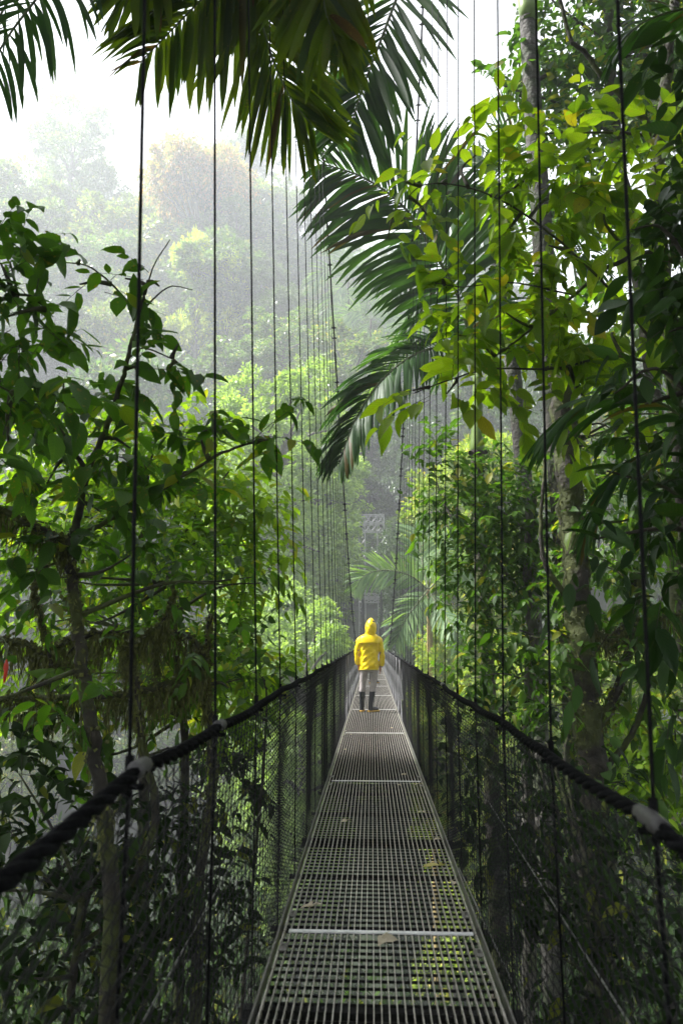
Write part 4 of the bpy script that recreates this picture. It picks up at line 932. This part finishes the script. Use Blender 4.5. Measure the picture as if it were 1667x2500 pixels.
# olive light trees right of the person
TO = tree_shape(72, 15, 2.8, 24, 30, 40, .17, M['far_olive'], 'dome')
put_px(TO, 1135, 1490, 25, 15, .9, .5, 'yellowish olive tree low to the right of the raincoat above the handrail')
put_px(TO, 1160, 1060, 30, 15, 1.2, 2.5, 'light olive tree seen behind the green crownshaft of the palm')
put_px(TO, 1250, 1560, 22, 15, .8, 4.5, 'pale olive tree glimpsed behind trunks above the right handrail')
put_px(TO, 1480, 1560, 24, 15, 1.1, 1.5, 'pale olive tree glimpsed behind the thick mossy trunk')
put_px(TO, 1180, 1240, 27, 15, .9, 5.5, 'olive tree in the gap below the palm crownshaft')
put_px(TO, 1085, 1620, 24, 15, .6, 3.5, 'small olive bush tucked behind the right handrail beside the raincoat')
# mid palms
M['stalk'] = plain('stalk', (.32, .24, .10), .6)
g = rng_(81)
def midpalm(label, px, py, D, specs, base_px, L, mats, tr=.1):
    c = pt(px, py, D); b = pt(base_px[0], base_px[1], D); z0 = gz(b[0], b[1])
    F = [dict(P=[c]+[pt(x, y, D+dz) for x, y, dz in sp], L=L*k, n=nn, wd=.10*D/26*(1 if D < 40 else .7), droop=dr, up=.15, ang=58, g=g, lr=.035, ragged=.08, face=.85) for sp, k, nn, dr in specs]
    palm(label, (b[0], b[1], z0), ([(b[0], b[1], z0), b, c], [tr*1.2, tr, tr*.7]), F, mats, M['stalk'] if D < 40 else M['bark'])
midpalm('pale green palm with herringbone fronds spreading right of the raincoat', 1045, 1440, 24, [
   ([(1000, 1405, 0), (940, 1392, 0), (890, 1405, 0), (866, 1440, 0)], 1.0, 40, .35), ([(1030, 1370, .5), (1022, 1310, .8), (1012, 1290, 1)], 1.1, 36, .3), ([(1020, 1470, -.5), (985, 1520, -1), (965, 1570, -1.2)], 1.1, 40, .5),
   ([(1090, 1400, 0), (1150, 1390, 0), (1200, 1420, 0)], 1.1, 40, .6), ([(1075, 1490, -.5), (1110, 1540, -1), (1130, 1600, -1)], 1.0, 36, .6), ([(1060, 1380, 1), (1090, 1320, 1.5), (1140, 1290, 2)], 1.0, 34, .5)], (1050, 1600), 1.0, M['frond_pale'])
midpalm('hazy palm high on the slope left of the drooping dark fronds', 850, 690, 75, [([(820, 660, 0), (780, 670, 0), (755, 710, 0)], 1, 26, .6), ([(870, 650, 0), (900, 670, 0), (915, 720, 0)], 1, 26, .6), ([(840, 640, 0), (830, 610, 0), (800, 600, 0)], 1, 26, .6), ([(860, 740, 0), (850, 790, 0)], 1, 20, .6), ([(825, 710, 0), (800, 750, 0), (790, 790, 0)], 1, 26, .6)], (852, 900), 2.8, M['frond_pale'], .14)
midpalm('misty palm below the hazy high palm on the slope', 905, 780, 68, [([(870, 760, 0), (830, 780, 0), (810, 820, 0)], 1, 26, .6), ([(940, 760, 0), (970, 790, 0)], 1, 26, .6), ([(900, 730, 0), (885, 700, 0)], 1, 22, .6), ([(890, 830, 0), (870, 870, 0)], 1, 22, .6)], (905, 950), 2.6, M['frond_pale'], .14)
# ================================================================== the forested hillsides
M['far_back'] = M['far_green']
KIND = {
 'green': tree_shape(91, 22, 7, 18, 24, 30, .62, M['far_green'], 'dome'),
 'green2': tree_shape(92, 24, 7, 24, 24, 32, .48, M['far_green'], 'tall'),
 'dark': tree_shape(93, 22, 7, 20, 26, 34, .46, M['far_dark'], 'dome'),
 'dark2': tree_shape(94, 22, 6.5, 24, 24, 32, .44, M['far_dark'], 'tall'),
 'orange': tree_shape(95, 22, 8, 26, 26, 34, .5, M['far_orange'], 'flat'),
 'yellow': tree_shape(96, 16, 5, 16, 22, 30, .5, M['far_yellow'], 'dome'),
}
KH = {'green': 22, 'green2': 24, 'dark': 22, 'dark2': 22, 'orange': 22, 'yellow': 16}
def kp(kind, px, py, D, s, rot, label, group=None): return put_px(KIND[kind], px, py, D, KH[kind], s, rot, label, group)
# named trees one can point at
kp('green2', 190, 262, 122, (1.35, 1.3, 1.6), 0, 'tall misty tree with the highest crown on the left skyline')
kp('green', 60, 400, 112, 1.35, 1, 'broad misty tree at the left edge below the corner palm leaflets')
kp('green2', 150, 150, 150, (1.1, 1.1, 1.8), 2, 'faintest tall tree almost lost in the mist at the upper left')
kp('green', 330, 480, 115, (1.1, 1.1, 1.2), 2.2, 'misty tree in the skyline dip left of the orange crown')
kp('green', 530, 368, 118, (1.2, 1.1, 1.2), 3, 'round green tree crown standing above the orange-tinted tree')
kp('orange', 500, 425, 106, (1.15, 1.1, 1.15), 1, 'large misty tree with orange and rust tinted new leaves on its crown')
kp('yellow', 490, 560, 94, 1.0, 2, 'yellow-green tree with upright leaf tufts below the orange crown')
kp('yellow', 560, 590, 92, .7, 1, 'small yellow-green tree touching the right of the larger yellow one')
kp('green', 700, 440, 118, (.75, .75, .9), 4, 'grey misty tree right of the orange crown behind the thin cables')
kp('dark', 640, 640, 92, (.7, .7, 1.), 4.4, 'grey-green tree below the sky gap left of the main cable')
kp('green2', 790, 700, 100, (.7, .7, 1.0), 5, 'misty tree on the skyline behind the left main cable')
kp('dark', 880, 790, 84, .9, 1.3, 'dull green misty tree behind the upper half of the right main cable')

# unseen trees added beside and behind the viewpoint so their crowns shade the near bridge
SHADE_CAN = tree_shape(111, 30, 8.5, 26, 26, 30, .75, M['far_dark'], 'flat')
for i, (x, y, zt_, s_, lab) in enumerate([(8, -6, 13, 1.1, 'behind the viewpoint on the right'), (-9, -7, 14, 1.0, 'behind the viewpoint on the left'), (18, 16, 18, 1.0, 'further right beyond the dark big-leaved plant'), (7.5, 1, 13, .75, 'overhead to the right of the viewpoint'), (-8, 1.5, 13, .75, 'overhead to the left of the viewpoint')]):
    place(SHADE_CAN, x, y, zt_-30*s_, s_, i*1.9, 'tall unseen tree added to shade the bridge, '+lab)
# rows of forest trees up the slope behind them
g = rng_(101); ordn = ['first', 'second', 'third', 'fourth', 'fifth', 'sixth', 'seventh', 'eighth', 'ninth', 'tenth', 'eleventh', 'twelfth', 'thirteenth', 'fourteenth', 'fifteenth', 'sixteenth']
rows = [(50, 7), (57, 7), (65, 8), (74, 8), (84, 9), (95, 10), (107, 10), (120, 11), (135, 12), (152, 13)]
for ri, (r, sp) in enumerate(rows):
    a0, a1 = (-36, 34); n = max(3, int(math.radians(a1-a0)*r/sp)); k = 0
    for i in range(n):
        az = a0 + (a1-a0)*(i+.5+g.normal(0, .18))/n
        rr = r + g.normal(0, 2.5)
        x = rr*math.sin(R(az)); y = rr*math.cos(R(az))
        if abs(x+1) < 8 and y < 66: continue
        if az > 12 and r > 90: continue
        kind = g.choice(['green', 'green2', 'dark', 'dark2'], p=[.45, .25, .15, .15] if az < -6 else [.15, .1, .4, .35])
        if az < -11 and r < 57: continue
        h = KH[kind]; s = g.uniform(.55, .85)*(1+.06*ri)
        if r < 60: s *= .62
        if az < -11: s *= 1.25
        z = gz(x, y) - .5
        px_ = 'left' if az < -6 else ('centre' if az < 6 else 'right')
        place(KIND[kind], x, y, z, (s*g.uniform(.9, 1.15), s*g.uniform(.9, 1.15), s*g.uniform(.85, 1.15)), g.uniform(0, 6.28),
              '%s tree in the %s tier of forest up the slope, %s from the left' % ({'green': 'misty round-crowned', 'green2': 'misty tall-crowned', 'dark': 'dark round-crowned', 'dark2': 'dark tall-crowned'}[kind], ordn[ri], ordn[min(k, 15)]), 'forest trees on the hillside')
        k += 1
for i, (r, az) in enumerate([(68, -41), (70, -49), (82, -38), (84, -45), (86, -53), (98, -40), (100, -47), (116, -38), (118, -44), (120, -51), (138, -41), (140, -48)]):
    kd = ('green', 'green2', 'green', 'dark')[i % 4]; s_ = g.uniform(.9, 1.3); x, y = r*math.sin(R(az)), r*math.cos(R(az))
    place(KIND[kd], x, y, gz(x, y)-.6, s_, i*2.1, 'misty hillside tree past the left edge of the view, %s of its line' % ordn[i], 'forest trees on the hillside')
# dark trees close behind and beside the tower
for i, (px, py, D, s, kd) in enumerate([(960, 900, 66, .55, 'dark'), (1020, 1000, 60, .5, 'dark2'), (905, 1060, 76, .55, 'dark'), (1060, 860, 72, .7, 'dark2'), (950, 1200, 66, .35, 'dark'), (870, 1260, 66, .35, 'dark2'), (820, 1430, 60, .3, 'dark'), (990, 1300, 50, .35, 'dark2'), (1010, 1380, 60, .3, 'dark'), (905, 1400, 62, .22, 'dark2'), (855, 1480, 60, .2, 'dark'), (950, 1470, 60, .2, 'dark2'), (1100, 1150, 44, .4, 'green'), (1180, 800, 60, .6, 'green'), (1300, 900, 50, .5, 'dark'), (1450, 950, 45, .5, 'green'), (1560, 1150, 38, .4, 'dark')]):
    kp(kd, px, py, D, s, i*1.3, 'dark forest tree by the far tower, %s' % ['above the right tower leg', 'right of the tower at its top level', 'directly behind the tower top', 'high to the right of the tower', 'just right of the tower top truss', 'behind the left tower leg', 'low to the left of the tower base', 'above the pale palm fronds', 'behind the right half of the pale palm', 'straight behind the two tower legs', 'low behind the raincoat on the left', 'low behind the raincoat on the right', 'behind the green crownshaft palm', 'behind the bowed palm stem', 'behind the yellow-green leaves', 'behind the small-leaved tree', 'behind the dark big-leaved plant'][i], 'dark forest trees around the tower')
g = rng_(77)
for i, (x, y, sc3) in enumerate([(-1, 60, .34), (3.2, 60.5, .4), (-5, 59.5, .42), (7, 60, .45), (1, 64.5, .5), (-3.5, 65, .5), (5.5, 66, .5), (-8.5, 62, .5), (0, 70, .6), (4, 73, .6), (-6, 72, .6)]):
    kd = ('dark', 'dark2')[i % 2]
    place(KIND[kd], x, y, gz(x, y)-.8, (sc3*1.1, sc3*1.1, sc3), i*1.7, 'dark tree on the bank behind the lattice tower, %s' % ['between its two legs', 'behind its right leg', 'left of its left leg', 'well right of its right leg', 'second row, centre', 'second row, left', 'second row, right', 'far left of the bank', 'third row, centre', 'third row, right', 'third row, left'][i], 'dark forest trees around the tower')
# terrain sheet
xs = np.concatenate([np.linspace(-900, -160, 16)[:-1], np.linspace(-160, 160, 110), np.linspace(160, 900, 16)[1:]]); ys = np.concatenate([np.linspace(-600, -40, 10)[:-1], np.linspace(-40, 260, 110), np.linspace(260, 1200, 16)[1:]])
X, Y = np.meshgrid(xs, ys, indexing='ij'); Z = ground_z(X, Y)
g = rng_(5); Z = Z + g.normal(0, .25, Z.shape)
nx, ny = X.shape; i, j = np.meshgrid(np.arange(nx-1), np.arange(ny-1), indexing='ij'); b = i*ny+j
mb = MB(); mb.add(np.stack([X, Y, Z], -1).reshape(-1, 3), np.stack([b, b+ny, b+ny+1, b+1], -1).reshape(-1, 4))
gm, nt, bs = mat('forest_floor'); f, _ = noise(nt, .8, 8); nt.links.new(ramp(nt, f, [(.3, (.007, .011, .004)), (.7, (.020, .032, .010))]), bs.inputs['Base Color']); bs.inputs['Roughness'].default_value = .95
o = mb.build('terrain', gm); o['kind'] = 'structure'
# mist in the valley air: one even volume round everything
zt = 190.; zb = float(Z.min())-1.5; zb = max(zb, -60)
mb = MB(); box(mb, (0, 300, (zt+zb)/2), (1900, 1900, zt-zb)); o = mb.build('haze', None, None, False) if False else None
me = bpy.data.meshes.new('haze'); 
hx, hy0, hy1 = 920, -620, 1220
v = [(x, y, z) for x in (-hx, hx) for y in (hy0, hy1) for z in (zb, zt)]
me.from_pydata(v, [], [(0, 1, 3, 2), (4, 6, 7, 5), (0, 4, 5, 1), (2, 3, 7, 6), (0, 2, 6, 4), (1, 5, 7, 3)]); ho = bpy.data.objects.new('haze', me); sc.collection.objects.link(ho)
ho['kind'] = 'stuff'; ho['label'] = 'pale mist hanging in the valley air'; ho['category'] = 'haze'
hm = bpy.data.materials.new('haze'); hm.use_nodes = True; nt = hm.node_tree; nt.nodes.remove(nt.nodes['Principled BSDF'])
pv = nt.nodes.new('ShaderNodeVolumePrincipled'); pv.inputs['Color'].default_value = (.90, .93, .98, 1); pv.inputs['Density'].default_value = HAZE_DENSITY; pv.inputs['Anisotropy'].default_value = .2
nt.links.new(pv.outputs[0], nt.nodes['Material Output'].inputs['Volume']); me.materials.append(hm)
